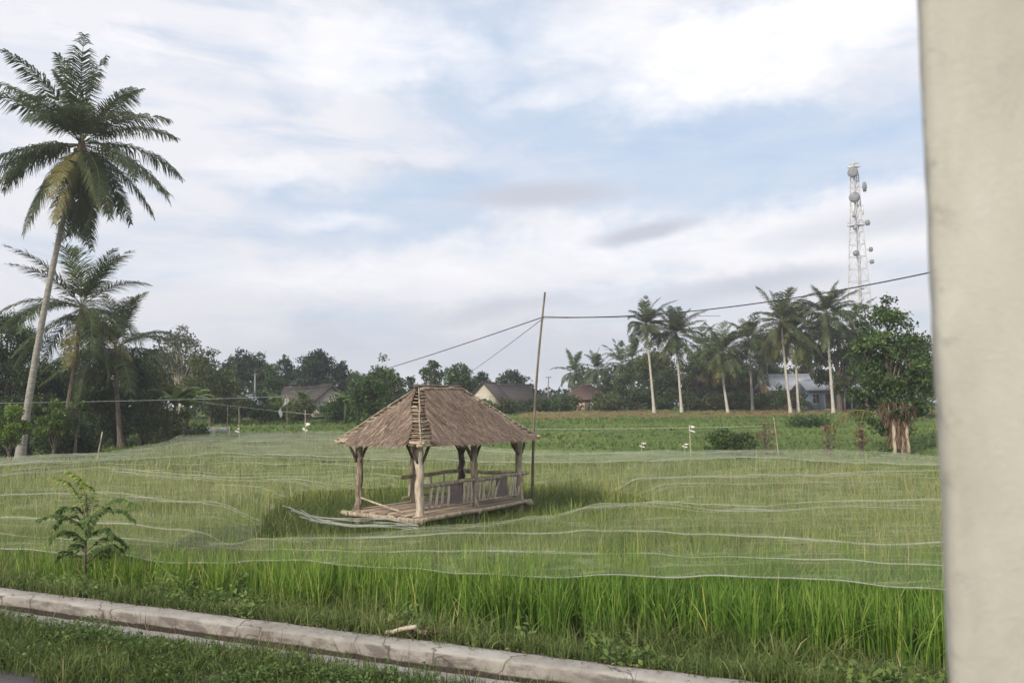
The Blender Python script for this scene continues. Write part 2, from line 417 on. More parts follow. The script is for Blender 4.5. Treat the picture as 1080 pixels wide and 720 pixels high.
def ground_mat():
    mt, N = mat_base("field_soil")
    tcn = N.n("ShaderNodeTexCoord"); v = tcn.outputs["Object"]
    a = N.n("ShaderNodeAttribute", attribute_name="rnd")
    f = N.noise(v, 1.3, 8, 0.65); g = N.noise(N.mapping(v, (0.25, 1, 1)), 0.35, 6, 0.6, 0.5)
    mud = N.ramp(f, [(0.3, (0.035, 0.032, 0.02)), (0.6, (0.075, 0.075, 0.038)), (0.8, (0.10, 0.13, 0.045))])
    green = N.ramp(g, [(0.3, (0.06, 0.09, 0.03)), (0.5, (0.10, 0.145, 0.042)), (0.7, (0.15, 0.19, 0.06))])
    dry = N.ramp(f, [(0.3, (0.15, 0.085, 0.05)), (0.7, (0.24, 0.15, 0.085))])
    c = N.mix(N.smooth(a.outputs["Fac"], 0.2, 0.4), mud, green)
    c = N.mix(N.m("MULTIPLY", N.smooth(a.outputs["Fac"], 0.6, 0.95), N.smooth(g, 0.35, 0.5)), c, dry)
    finish(N, princ(N, c, 0.95, f, 0.6, 0.06, 0.1))
    return mt


def road_mat():
    mt, N = mat_base("asphalt")
    tcn = N.n("ShaderNodeTexCoord"); v = tcn.outputs["Object"]
    f = N.noise(v, 60, 5, 0.7); g = N.noise(v, 2.0, 6, 0.6)
    c = N.ramp(f, [(0.3, (0.06, 0.058, 0.058)), (0.6, (0.115, 0.11, 0.11)), (0.8, (0.22, 0.205, 0.19))])
    c = N.mix(N.m("MULTIPLY", N.smooth(g, 0.45, 0.75), 0.5), c, (0.20, 0.17, 0.135, 1))
    finish(N, princ(N, c, 0.9, f, 0.7, 0.01, 0.2))
    return mt


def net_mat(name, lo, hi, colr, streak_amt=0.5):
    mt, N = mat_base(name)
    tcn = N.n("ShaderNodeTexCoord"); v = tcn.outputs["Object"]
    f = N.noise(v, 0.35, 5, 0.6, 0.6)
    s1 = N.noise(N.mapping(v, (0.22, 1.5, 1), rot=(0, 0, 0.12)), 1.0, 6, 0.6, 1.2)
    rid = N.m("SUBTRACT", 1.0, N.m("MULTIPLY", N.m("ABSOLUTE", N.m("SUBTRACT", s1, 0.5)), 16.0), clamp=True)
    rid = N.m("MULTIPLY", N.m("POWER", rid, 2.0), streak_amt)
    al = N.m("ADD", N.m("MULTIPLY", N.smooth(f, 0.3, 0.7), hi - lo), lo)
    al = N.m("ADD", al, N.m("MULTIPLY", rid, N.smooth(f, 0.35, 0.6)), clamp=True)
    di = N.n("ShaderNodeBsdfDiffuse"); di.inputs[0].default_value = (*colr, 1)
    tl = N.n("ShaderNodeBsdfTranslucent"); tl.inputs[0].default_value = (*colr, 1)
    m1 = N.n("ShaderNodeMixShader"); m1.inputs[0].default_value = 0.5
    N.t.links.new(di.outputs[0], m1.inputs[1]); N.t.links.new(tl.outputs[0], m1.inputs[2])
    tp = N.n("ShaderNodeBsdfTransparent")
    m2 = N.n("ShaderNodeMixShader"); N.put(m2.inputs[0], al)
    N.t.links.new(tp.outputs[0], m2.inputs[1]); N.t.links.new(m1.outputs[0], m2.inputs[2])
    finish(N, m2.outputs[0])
    return mt


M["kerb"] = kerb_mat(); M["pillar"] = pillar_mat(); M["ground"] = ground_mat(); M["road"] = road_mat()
M["net"] = net_mat("bird_netting", 0.06, 0.19, (0.66, 0.68, 0.45), 0.30)
M["netback"] = net_mat("bird_netting_double", 0.26, 0.45, (0.60, 0.64, 0.46), 0.3)
M["netfold"] = net_mat("bird_netting_gathered", 0.12, 0.5, (0.62, 0.64, 0.58), 0.2)
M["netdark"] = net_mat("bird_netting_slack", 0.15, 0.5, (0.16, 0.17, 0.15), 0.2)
M["verge"] = noisy("verge_soil", (0.07, 0.06, 0.04), (0.17, 0.14, 0.10), 6, 0.95, 0.6, c3=(0.09, 0.10, 0.045))

# ------------------------------------------------------------------ layout
KA, KB = P(0, 618, 0.72)[:2], P(760, 713, 0.72)[:2]
KE = (KB - KA) / np.linalg.norm(KB - KA)
KN = np.array([-KE[1], KE[0]])


def sd_of(x, y):
    dx = np.asarray(x) - KA[0]; dy = np.asarray(y) - KA[1]
    return dx * KE[0] + dy * KE[1], dx * KN[0] + dy * KN[1]


def at_sd(s, d):
    return KA[0] + KE[0] * s + KN[0] * d, KA[1] + KE[1] * s + KN[1] * d


def hfar(x, y):
    yy = np.asarray(y, float) + 2.0 * np.sin(np.asarray(x) * 0.06) + 1.0 * np.sin(np.asarray(x) * 0.17 + 1)
    t = np.clip((yy - 44) / 58, 0, 1) * 7
    k = np.floor(t)
    return 1.95 * (k + sstep(0.72, 1.0, t - k)) / 7


def H(x, y):
    x = np.asarray(x, float); y = np.asarray(y, float)
    s, d = sd_of(x, y)
    h = hfar(x, y) + 0.02 * nz(x, y, 1.7)
    h = np.where(d < 1.25, 0.66 * (1 - sstep(0.12, 1.25, d)) + h * sstep(0.12, 1.25, d), h)
    low = sstep(-0.30, -0.06, d)
    h = np.where(d < 0, 0.15 + (h - 0.15) * low, h)
    h = np.where(d < -8.2, 0.55, h)
    return h


def inpoly(x, y, poly):
    x = np.asarray(x); y = np.asarray(y); ins = np.zeros(x.shape, bool)
    n = len(poly)
    for i in range(n):
        x1, y1 = poly[i]; x2, y2 = poly[(i + 1) % n]
        c = ((y1 > y) != (y2 > y)) & (x < (x2 - x1) * (y - y1) / (y2 - y1 + 1e-12) + x1)
        ins ^= c
    return ins


CLEAR = [P(a, b, 0.8)[:2] for a, b in [(262, 562), (306, 556), (400, 552), (480, 547), (560, 538), (600, 527), (700, 521),
                                       (650, 509), (560, 501), (480, 503), (400, 507), (330, 509), (296, 515), (276, 534)]]
FR0, FR1 = P(0, 577, 0.8)[:2], P(990, 616, 0.8)[:2]


def front_y(x): return FR0[1] + (np.asarray(x) - FR0[0]) * (FR1[1] - FR0[1]) / (FR1[0] - FR0[0])


# narrow bunds inside the paddies, as (pixel-direction line) -> world polylines
def wl(pts, z): return np.array([P(a, b, z)[:2] for a, b in pts])


BUNDS = [(wl([(-300, 480), (60, 474), (200, 468), (420, 470)], 0.4), 1.6), (wl([(700, 486), (850, 490), (1200, 497)], 0.4), 0.9), (wl([(-200, 508), (60, 503), (180, 500), (250, 506)], 0.4), 1.1), (wl([(230, 476), (400, 474), (560, 492), (760, 497), (1200, 500)], 0.4), 0.8),
         (wl([(-300, 532), (40, 530), (120, 536), (230, 548)], 0.4), 0.5), (wl([(690, 521), (820, 519), (1200, 517)], 0.4), 0.7)]


def near_line(x, y, L):
    best = np.full(np.shape(x), 1e9)
    for a, b in zip(L[:-1], L[1:]):
        d = b - a; t = np.clip(((x - a[0]) * d[0] + (y - a[1]) * d[1]) / (d @ d), 0, 1)
        best = np.minimum(best, np.hypot(x - a[0] - t * d[0], y - a[1] - t * d[1]))
    return best


def S_far(x):  # far limit of the netted paddies
    return None


FARL = [(-400, 500), (-150, 488), (0, 481), (110, 477), (200, 461), (350, 459), (480, 468), (560, 475), (700, 476), (800, 474), (900, 475), (990, 482), (1150, 490), (1500, 500)]
FARW = np.array([P(a, b, 0.85)[:2] for a, b in FARL])
PADDY = [tuple(p) for p in FARW] + [(FARW[-1][0], 0.0), (FARW[0][0], 0.0)]

# ------------------------------------------------------------------ structure: ground
xs = np.concatenate([-np.geomspace(690, 16, 40), np.arange(-15.8, 12, 0.2), np.geomspace(12.2, 690, 40)])
ys = np.concatenate([-np.geomspace(200, 1.2, 14), np.arange(-1, 4, 0.6), np.arange(4, 17, 0.16), np.geomspace(17.2, 44, 60), np.arange(44.4, 104, 0.45), np.geomspace(105, 780, 26)])
XX, YY = np.meshgrid(xs, ys, indexing="ij")
ZZ = H(XX, YY)
g = G()
nx, ny = XX.shape
i, j = np.meshgrid(np.arange(nx - 1), np.arange(ny - 1), indexing="ij"); i = i.ravel(); j = j.ravel()
F = np.stack([i * ny + j, (i + 1) * ny + j, (i + 1) * ny + j + 1, i * ny + j + 1], 1)
inp = inpoly(XX, YY, PADDY)
kindv = np.where(inp, 0.0, 0.5)
pxx = XX / np.maximum(YY, 1) * 850 + 540
kindv = np.where((YY > 86) & (YY < 108) & (pxx > 545), 0.9, kindv)
kindv = np.where((YY > 96) & (YY < 106) & (pxx < 200), 0.8, kindv)
g.add(np.stack([XX.ravel(), YY.ravel(), ZZ.ravel()], 1), F, kindv.ravel())
tag(g.build("ground", M["ground"], smooth=True), kind="structure")


# strips that run along the drain
def strip(name, mat, prof, s0=-26, s1=22, step=0.12, jit=0.006, seed=0.0):
    sv = np.arange(s0, s1, step); prof = np.array(prof)
    S, K = np.meshgrid(sv, np.arange(len(prof)), indexing="ij")
    D = prof[K, 0]; Z = prof[K, 1]
    D = D + jit * 2 * nz(S, D * 3, 2.3, seed) + jit * rng.normal(size=D.shape) * 0.5
    Z = Z + jit * nz(S, D, 3.1, seed + 2) + jit * rng.normal(size=D.shape) * 0.35
    X, Y = at_sd(S, D)
    gg = G(); n = len(prof)
    a, b = np.meshgrid(np.arange(len(sv) - 1), np.arange(n - 1), indexing="ij"); a = a.ravel(); b = b.ravel()
    gg.add(np.stack([X.ravel(), Y.ravel(), Z.ravel()], 1), np.stack([a * n + b, a * n + b + 1, (a + 1) * n + b + 1, (a + 1) * n + b], 1))
    return tag(gg.build(name, mat, smooth=False), kind="structure")


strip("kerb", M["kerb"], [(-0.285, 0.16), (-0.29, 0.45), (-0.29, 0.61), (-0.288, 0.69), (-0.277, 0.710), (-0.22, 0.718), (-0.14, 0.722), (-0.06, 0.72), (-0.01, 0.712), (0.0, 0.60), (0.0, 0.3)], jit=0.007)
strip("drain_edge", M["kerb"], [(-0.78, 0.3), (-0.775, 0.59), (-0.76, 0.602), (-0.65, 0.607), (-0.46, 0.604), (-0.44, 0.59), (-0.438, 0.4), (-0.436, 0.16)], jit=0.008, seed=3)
strip("drain_bed", M["verge"], [(-0.45, 0.2), (-0.36, 0.19), (-0.28, 0.2)], jit=0.01, seed=5)
strip("verge", M["verge"], [(-0.77, 0.585), (-0.88, 0.60), (-1.1, 0.62), (-1.35, 0.625), (-1.6, 0.61), (-1.85, 0.585), (-2.1, 0.565)], jit=0.016, seed=7)
strip("road", M["road"], [(-1.86, 0.56), (-1.92, 0.592), (-2.2, 0.60), (-3.5, 0.63), (-5.5, 0.64), (-8.0, 0.60), (-8.25, 0.4)], s0=-60, s1=60, jit=0.003, seed=1)


# ------------------------------------------------------------------ blades (rice and grass)
def blades(gg, x, y, z, h, w, lean, az_, rnd, segs=3, faceaz=None):
    """arched tapering blades; arrays of equal length"""
    n = len(x)
    fa = rng.uniform(0, 2 * np.pi, n) if faceaz is None else faceaz
    wx, wy = np.cos(fa) * w / 2, np.sin(fa) * w / 2
    dx, dy = np.cos(az_), np.sin(az_)
    ts = np.linspace(0, 1, segs + 1)
    V = np.zeros((n, (segs + 1) * 2, 3))
    for k, t in enumerate(ts):
        cx = x + dx * lean * h * t ** 2; cy = y + dy * lean * h * t ** 2
        cz = z + h * (t - 0.42 * np.minimum(lean, 1.3) * t ** 2.6)
        ww = (1 - 0.25 * t) if t < 0.7 else (0.82 * (1 - t) / 0.3 + 0.12)
        V[:, 2 * k] = np.stack([cx - wx * ww, cy - wy * ww, cz], 1)
        V[:, 2 * k + 1] = np.stack([cx + wx * ww, cy + wy * ww, cz], 1)
    nv = (segs + 1) * 2
    base = (np.arange(n) * nv)[:, None]
    Fs = np.concatenate([base + np.array([2 * k, 2 * k + 1, 2 * k + 3, 2 * k + 2]) for k in range(segs)])
    tvar = np.repeat(ts, 2)[None] * 0.16
    gg.add(V.reshape(-1, 3), Fs, np.clip(rnd[:, None] + tvar, 0, 1).ravel())


def rice_mask(x, y, pad=0.0):
    ok = inpoly(x, y, PADDY) & ~inpoly(x, y, CLEAR) & (y > front_y(x) - 0.55 - 0.05 * np.clip(x, 0, 6) + 0.12 * nz(x, y, 2.2) + pad)
    for L, w in BUNDS: ok &= near_line(x, y, L) > w * (1 + 0.3 * nz(x, y, 1.0, 4))
    return ok


def rice_zone(y0, y1, dens, hmean, width, per, segs, name, mat, xlim=0.78, spread=0.07, rb=0.45):
    area = 2 * xlim * (y1 ** 2 - y0 ** 2) / 2
    n = int(area * dens)
    y = np.sqrt(rng.uniform(y0 ** 2, y1 ** 2, n)); x = rng.uniform(-xlim, xlim, n) * y
    ok = rice_mask(x, y); x, y = x[ok], y[ok]
    patch = 0.5 * nz(x, y, 0.23, 1.5) + 0.8 * nz(x * 0.25, y, 0.55, 6)
    hh = hmean * (1 + 0.10 * patch + rng.normal(0, 0.06, len(x)))
    x = np.repeat(x, per); y = np.repeat(y, per); hh = np.repeat(hh, per); patch = np.repeat(patch, per)
    n = len(x)
    x = x + rng.normal(0, spread, n); y = y + rng.normal(0, spread, n)
    z = H(x, y)
    h = hh * rng.uniform(0.62, 1.12, n)
    lean = np.abs(rng.normal(0.15, 0.19, n)) + (rng.random(n) < 0.14) * rng.uniform(0.2, 0.7, n)
    r = np.clip(rb + 0.15 * patch + rng.normal(0, 0.2, n) + (rng.random(n) < 0.05) * 0.35, 0, 1)
    gg = G()
    blades(gg, x, y, z, h, width * rng.uniform(0.7, 1.3, n), lean, rng.uniform(0, 2 * np.pi, n), r, segs)
    return tag(gg.build(name, mat), kind="stuff")


rice_zone(7.5, 12.6, 30, 0.90, 0.014, 17, 4, "rice", M["rice"], 0.85, 0.06, 0.34)
rice_zone(12.6, 18.0, 20, 0.89, 0.015, 13, 3, "rice", M["ricefar"], 0.85, 0.08, 0.45)
rice_zone(18.0, 30.0, 11, 0.87, 0.026, 8, 2, "rice", M["ricefar"], 0.8, 0.12, 0.5)
rice_zone(30.0, 62.0, 4.2, 0.87, 0.06, 5, 2, "rice", M["ricefar"], 0.8, 0.3, 0.5)

# grass on terraces beyond
n = 60000
y = np.sqrt(rng.uniform(31 ** 2, 112 ** 2, n)); x = rng.uniform(-0.75, 0.75, n) * y
ok = ~inpoly(x, y, PADDY); x, y = x[ok], y[ok]
patch = nz(x * 0.4, y, 0.3, 2.5); keep = rng.random(len(x)) < 0.75 + 0.3 * patch
x, y, patch = x[keep], y[keep], patch[keep]; n = len(x)
pxx = x / y * 850 + 540
hgt = np.where(patch > 0.35, 0.36, 0.20) * rng.uniform(0.6, 1.3, n) * np.where((y > 88) & (pxx > 545), 0.6, 1)
gg = G()
blades(gg, x, y, H(x, y), hgt, 0.05 + 0.0016 * y * rng.uniform(0.7, 1.3, n), rng.uniform(0.1, 0.9, n), rng.uniform(0, 6.28, n),
       np.clip(0.5 + 0.2 * patch + rng.normal(0, 0.14, n) + np.where((y > 90) & (pxx > 545), 0.3, 0), 0, 1), 2)
tag(gg.build("field_grass", M["fgrass"]), kind="stuff")

# short weeds in the clearing round the shelter
n = 30000
bx = np.array(CLEAR); x = rng.uniform(bx[:, 0].min(), bx[:, 0].max(), n); y = rng.uniform(bx[:, 1].min(), bx[:, 1].max(), n)
ok = inpoly(x, y, CLEAR); x, y = x[ok], y[ok]; n = len(x)
gg = G()
blades(gg, x, y, H(x, y), rng.uniform(0.2, 0.74, n), np.full(n, 0.015), rng.uniform(0.2, 1.0, n), rng.uniform(0, 6.28, n), np.clip(rng.normal(0.4, 0.2, n), 0, 1), 2)
tag(gg.build("clearing_grass", M["grass"]), kind="stuff")


# verge and bank grass
def sward(name, s0, s1, d0, d1, dens, h0, h1, w, shape, rb=0.4, mat="grass", zoff=0.0, per=5):
    n = int((s1 - s0) * (d1 - d0) * dens)
    s = rng.uniform(s0, s1, n); d = rng.uniform(d0, d1, n)
    ok = rng.random(n) < shape(s, d); s, d = s[ok], d[ok]
    x, y = at_sd(s, d)
    pat = nz(x, y, 1.1, 3.3)
    x = np.repeat(x, per); y = np.repeat(y, per); pat = np.repeat(pat, per); n = len(x)
    x += rng.normal(0, 0.03, n); y += rng.normal(0, 0.03, n)
    _, dd = sd_of(x, y)
    z = np.where(dd < -0.6, 0.60, np.where(dd < 0.02, 0.715, H(x, y))) + zoff
    h = rng.uniform(h0, h1, n) * (1 + 0.45 * pat)
    gg = G()
    blades(gg, x, y, z, h, w * rng.uniform(0.6, 1.4, n), np.abs(rng.normal(0.5, 0.4, n)), rng.uniform(0, 6.28, n), np.clip(rb + 0.15 * pat + rng.normal(0, 0.18, n), 0, 1), 3)
    return tag(gg.build(name, M[mat]), kind="stuff")


sward("verge_grass", -5, 9, -2.02, -0.72, 560, 0.05, 0.20, 0.008, lambda s, d: np.clip(1.25 + 0.9 * nz(s, d, 1.4, 1) - 1.2 * sstep(-0.90, -0.64, d) - 0.9 * sstep(-1.75, -2.05, d), 0, 1), 0.38)
sward("bank_grass", -8, 13, -0.12, 1.9, 300, 0.07, 0.26, 0.009, lambda s, d: np.clip(1.1 + 0.7 * nz(s, d, 1.3, 4) - 1.15 * sstep(0.10, -0.06, d), 0, 1), 0.42)
sward("bank_grass", -8, 13, 0.35, 3.1, 90, 0.18, 0.5, 0.012, lambda s, d: np.clip(0.9 + 0.8 * nz(s, d, 1.0, 8), 0, 1), 0.45)


# leafy weeds: little mounds of oval leaves
def leaf_quads(c, size, aspect, rnd, gg, up_bias=0.4, mi=0):
    """oval leaves as folded rhombs, random directions, c (N,3)"""
    n = len(c)
    nrm = unit(rng.normal(size=(n, 3)) + np.array([0, 0, up_bias * 2]))
    a = unit(np.cross(nrm, rng.normal(size=(n, 3)))); b = np.cross(nrm, a)
    L = (size * rng.uniform(0.6, 1.35, n))[:, None]; Wd = L * aspect
    Q = np.stack([c - a * L / 2, c + b * Wd / 2 + nrm * L * 0.08, c + a * L / 2 - nrm * L * 0.1, c - b * Wd / 2 + nrm * L * 0.08], 1)
    gg.quads(Q, rnd, mi)


def weeds(name, spots, lsize=0.05, mat="weed", rb=0.5):
    gg = G()
    for (s, d, r, h) in spots:
        k = int(90 * (r / 0.2) ** 2 * (0.05 / lsize))
        th = rng.uniform(0, 6.28, k); rr = r * np.sqrt(rng.random(k)); x0, y0 = at_sd(s, d)
        x = x0 + rr * np.cos(th); y = y0 + rr * np.sin(th)
        top = h * np.sqrt(np.clip(1 - (rr / r) ** 2, 0.05, 1))
        z = np.where(d < -0.8, 0.60, H(x, y)) + top * rng.uniform(0.25, 1, k) ** 0.6
        leaf_quads(np.stack([x, y, z], 1), lsize, 0.55, np.clip(rb + rng.normal(0, 0.2, k), 0, 1), gg, 0.8)
        for _ in range(int(k / 10)):
            q = rng.integers(k)
            gg.tube([[x0 + (x[q] - x0) * 0.3, y0 + (y[q] - y0) * 0.3, H(x0, y0) * (d > -0.8) + 0.6 * (d < -0.8)], [x[q], y[q], z[q]]], [0.004, 0.002], 3, 0.3, cap=False)
    return tag(gg.build(name, M[mat]), kind="stuff")


sp = []
for _ in range(240): sp.append((rng.uniform(-6, 12), rng.uniform(0.1, 2.4), rng.uniform(0.1, 0.26), rng.uniform(0.12, 0.40)))
for _ in range(70): sp.append((rng.uniform(-5, 3.2), rng.uniform(0.4, 2.2), rng.uniform(0.15, 0.3), rng.uniform(0.3, 0.6)))
for _ in range(46): sp.append((rng.uniform(-1.5, 2.6), rng.uniform(0.9, 2.4), rng.uniform(0.14, 0.28), rng.uniform(0.4, 0.85)))
weeds("bank_weeds", sp, 0.07, rb=0.62)
sp = [(rng.uniform(-3, 7), rng.uniform(-1.8, -0.78), rng.uniform(0.07, 0.22), rng.uniform(0.08, 0.26)) for _ in range(170)]
sp += [(2.75, -0.98, 0.3, 0.24), (3.0, -1.1, 0.24, 0.2), (3.4, -1.0, 0.2, 0.16), (0.8, -1.0, 0.22, 0.18)]
weeds("verge_weeds", sp, 0.04, rb=0.42)
# dry stalks growing out of the drain joint
gg = G()
for s in list(rng.uniform(-3, 10, 46)):
    k = rng.integers(3, 7); x0, y0 = at_sd(s + rng.normal(0, 0.05, k), -0.36 + rng.normal(0, 0.04, k))
    blades(gg, x0, y0, np.full(k, 0.35), rng.uniform(0.3, 0.55, k), np.full(k, 0.007), rng.uniform(0.1, 0.6, k), rng.uniform(0, 6.28, k), rng.uniform(0.1, 0.9, k), 3)
tag(gg.build("dry_weeds", M["dry"]), kind="stuff")

# ------------------------------------------------------------------ nets over the paddies
def net_z(x, y):
    return H(x, y) + 0.80 + 0.05 * nz(x, y, 0.55, 2) + 0.028 * nz(x, y, 1.9, 5) - 0.25 * sstep(0.9, 0.0, near_line(x, y, np.array(CLEAR + [CLEAR[0]])))


SEAMS = [
    [(-200, 566), (0, 577), (190, 587), (260, 586), (400, 592), (560, 600), (760, 606), (990, 616), (1250, 624)],
    [(-200, 541), (0, 546), (200, 556), (280, 570), (380, 565), (540, 563), (700, 560), (800, 564), (900, 570), (990, 571), (1250, 577)],
    [(-200, 517), (0, 523), (130, 520), (230, 530), (330, 547), (430, 550), (530, 536), (600, 528), (680, 524), (740, 531), (810, 533), (900, 529), (990, 528), (1250, 532)],
    [(-200, 497), (0, 502), (100, 493), (250, 503), (370, 501), (560, 505), (640, 508), (720, 503), (810, 501), (990, 497), (1250, 497)],
    [(-200, 489), (0, 489), (120, 484), (240, 478), (370, 482), (560, 488), (700, 484), (810, 482), (900, 487), (990, 490), (1250, 496)],
    FARL]
NETLAB = ["wide pale bird net along the front edge of the rice nearest the drain", "bird net lying just behind the front net, in front of the thatched shelter",
          "bird net at the height of the shelter floor, over the middle rice", "bird net behind the thatched shelter over the yellowish rice", "farthest bird net, at the back edge of the paddies below the terraces"]
us = np.arange(-200, 1251, 7.0)
for k in range(5):
    a, b = np.array(SEAMS[k], float), np.array(SEAMS[k + 1], float)
    ya = np.interp(us, a[:, 0], a[:, 1]); yb = np.interp(us, b[:, 0], b[:, 1])
    A = np.array([P(u, v, 0.82)[:2] for u, v in zip(us, ya)]); B = np.array([P(u, v, 0.82)[:2] for u, v in zip(us, yb)])
    nv = int(np.clip(np.median(np.linalg.norm(B - A, axis=1)) / 0.2, 14, 50))
    t = np.linspace(0, 1.02, nv)
    X = A[:, 0][:, None] * (1 - t) + B[:, 0][:, None] * t; Y = A[:, 1][:, None] * (1 - t) + B[:, 1][:, None] * t
    Z = net_z(X, Y) + 0.012 * k * 0 + 0.03 * (t[None] > 0.97)
    if k == 0: Z = Z - 0.10 * sstep(0.10, 0, t)[None] * (0.5 + 0.5 * nz(X, Y, 1.0))
    nU = len(us)
    a_, b_ = np.meshgrid(np.arange(nU - 1), np.arange(nv - 1), indexing="ij"); a_ = a_.ravel(); b_ = b_.ravel()
    Fq = np.stack([a_ * nv + b_, (a_ + 1) * nv + b_, (a_ + 1) * nv + b_ + 1, a_ * nv + b_ + 1], 1)
    cx = X.ravel()[Fq].mean(1); cy = Y.ravel()[Fq].mean(1)
    Fq = Fq[~inpoly(cx, cy, CLEAR)]
    root = empty("bird_net", (0, float(np.median(Y)), 0), 0, NETLAB[k], "net", "bird nets over the rice paddies")
    off = np.array([0, float(np.median(Y)), 0])
    gg = G(); gg.add(np.stack([X.ravel(), Y.ravel(), Z.ravel()], 1) - off, Fq)
    gg.build("mesh_sheet", M["netback" if k == 4 else "net"], root, smooth=True)
    # the gathered hem along the near edge, plus a few long folds
    fold = G()
    fl = [(0.0, 0.012 if k == 0 else 0.02, 0)] + ([(q, rng.uniform(0.004, 0.012), 1) for q in rng.uniform(0.15, 0.9, 3 if k in (2, 3) else 2)])
    for q, rad, kind in fl:
        tt = q if kind == 0 else np.clip(q + 0.10 * np.array([nz(u * 0.004, q * 9, 1.2, k) for u in us]), 0, 1)
        cxs = A[:, 0] * (1 - tt) + B[:, 0] * tt; cys = A[:, 1] * (1 - tt) + B[:, 1] * tt
        czs = net_z(cxs, cys) + 0.015
        if kind == 0 and k == 0: czs = czs - 0.10 * (0.5 + 0.5 * nz(cxs, cys, 1.0))
        ok = ~inpoly(cxs, cys, CLEAR)
        if kind == 1:
            lo = rng.integers(0, nU // 2); ok &= (np.arange(nU) > lo) & (np.arange(nU) < lo + rng.integers(nU // 5, nU // 1.5))
        dist = np.hypot(cxs, cys)
        rr = (rad * (0.45 + 0.4 * nz(cxs, cys, 0.8, k + q * 7)) + 0.004) * (0.55 + dist / 40)
        rr = np.maximum(rr, 0.004)
        idx = np.where(ok)[0]
        for seg in np.split(idx, np.where(np.diff(idx) > 1)[0] + 1):
            if len(seg) > 4:
                fold = G(); fold.tube(np.stack([cxs, cys, czs], 1)[seg] - off, rr[seg], 5, 0.5, cap=False)
                fold.build("gathered_fold", M["netfold"], root, smooth=True)

# slack corner of net fallen into the gap left of the shelter
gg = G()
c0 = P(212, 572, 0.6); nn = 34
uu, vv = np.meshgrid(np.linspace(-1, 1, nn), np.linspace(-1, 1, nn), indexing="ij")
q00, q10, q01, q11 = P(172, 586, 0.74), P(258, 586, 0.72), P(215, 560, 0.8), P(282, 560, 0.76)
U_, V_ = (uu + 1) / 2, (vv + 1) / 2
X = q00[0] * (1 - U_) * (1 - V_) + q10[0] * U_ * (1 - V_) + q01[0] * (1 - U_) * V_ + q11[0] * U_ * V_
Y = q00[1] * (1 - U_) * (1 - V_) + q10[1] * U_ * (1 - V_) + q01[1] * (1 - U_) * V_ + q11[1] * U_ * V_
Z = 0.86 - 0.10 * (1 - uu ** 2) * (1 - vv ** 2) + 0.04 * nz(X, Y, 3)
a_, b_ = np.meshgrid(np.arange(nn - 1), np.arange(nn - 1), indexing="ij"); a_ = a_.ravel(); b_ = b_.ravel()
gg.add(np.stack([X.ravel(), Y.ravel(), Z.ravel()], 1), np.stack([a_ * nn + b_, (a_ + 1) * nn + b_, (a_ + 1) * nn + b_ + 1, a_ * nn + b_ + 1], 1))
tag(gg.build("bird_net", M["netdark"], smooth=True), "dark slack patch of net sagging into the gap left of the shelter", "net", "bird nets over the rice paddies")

# twisted end of net hanging in front of the shelter steps
gg = G()
for q in range(10):
    pts = [P(300 + q * 3, 533 + q * 1.5, 0.80), P(335, 546 + q * 0.6, 0.52), P(372, 549 + q * 0.8, 0.55), P(410, 547 + q, 0.62), P(440, 549 + q, 0.7)]
    pts = np.array(pts) + rng.normal(0, 0.035, (5, 3))
    ti = np.linspace(0, 4, 28); pts = np.stack([np.interp(ti, range(5), pts[:, c]) for c in range(3)], 1)
    gg.tube(pts, 0.005 + 0.010 * rng.random(28), 5, cap=False)
tag(gg.build("bird_net", M["netfold"], smooth=True), "twisted rope-like end of net trailing across the foot of the shelter", "net", "bird nets over the rice paddies")

# ------------------------------------------------------------------ thatched shelter
F3 = P(443, 545, 0.55); R3 = P(548, 527, 0.55)
ang = math.atan2(R3[1] - F3[1], R3[0] - F3[0])
LU, LV, OV, ZE, ZR = 3.75, 1.95, 0.32, 2.14, 3.34
shel = empty("thatched_shelter", (F3[0], F3[1], 0), ang, "open wooden field shelter with a shaggy brown hipped thatch roof on log posts", "shelter")


def log(gg, a, b, r, wob=0.012, n=9, k=9, rnd=0.5, taper=0.9, mi=0):
    a = np.array(a, float); b = np.array(b, float); t = np.linspace(0, 1, k)[:, None]
    pts = a + (b - a) * t + rng.normal(0, wob, (k, 3)) * np.sin(np.pi * t)
    rr = r * (1 - (1 - taper) * t[:, 0]) * (1 + rng.normal(0, 0.05, k))
    gg.tube(pts, rr, n, rnd, mi)


posts = [(0, 0, "logp", 0.105), (LU / 2, 0, "log", 0.09), (LU, 0, "log", 0.095), (0, LV, "log", 0.10), (LU / 2, LV, "log", 0.08), (LU, LV, "logd", 0.09)]
for (u, v, mt, r) in posts:
    gg = G(); log(gg, (u, v, -0.1), (u + rng.normal(0, 0.02), v + rng.normal(0, 0.02), ZE - 0.04), r, 0.016, 10, 14, rng.uniform(0.3, 0.8))
    p = gg.build("post", M[mt], shel, smooth=True)
    for du in (-1, 1):
        if (u == 0 and du < 0 and v > 0): pass
        gg = G(); log(gg, (u + du * 0.05, v, ZE - 0.46), (u + du * 0.30, v, ZE - 0.05), 0.036, 0.006, 7, 5, 0.35)
        gg.build("brace", M["logd"], p, smooth=True)
    dv = 1 if v == 0 else -1
    gg = G(); log(gg, (u, v + dv * 0.05, ZE - 0.46), (u, v + dv * 0.30, ZE - 0.05), 0.036, 0.006, 7, 5, 0.35)
    gg.build("brace", M["logd"], p, smooth=True)
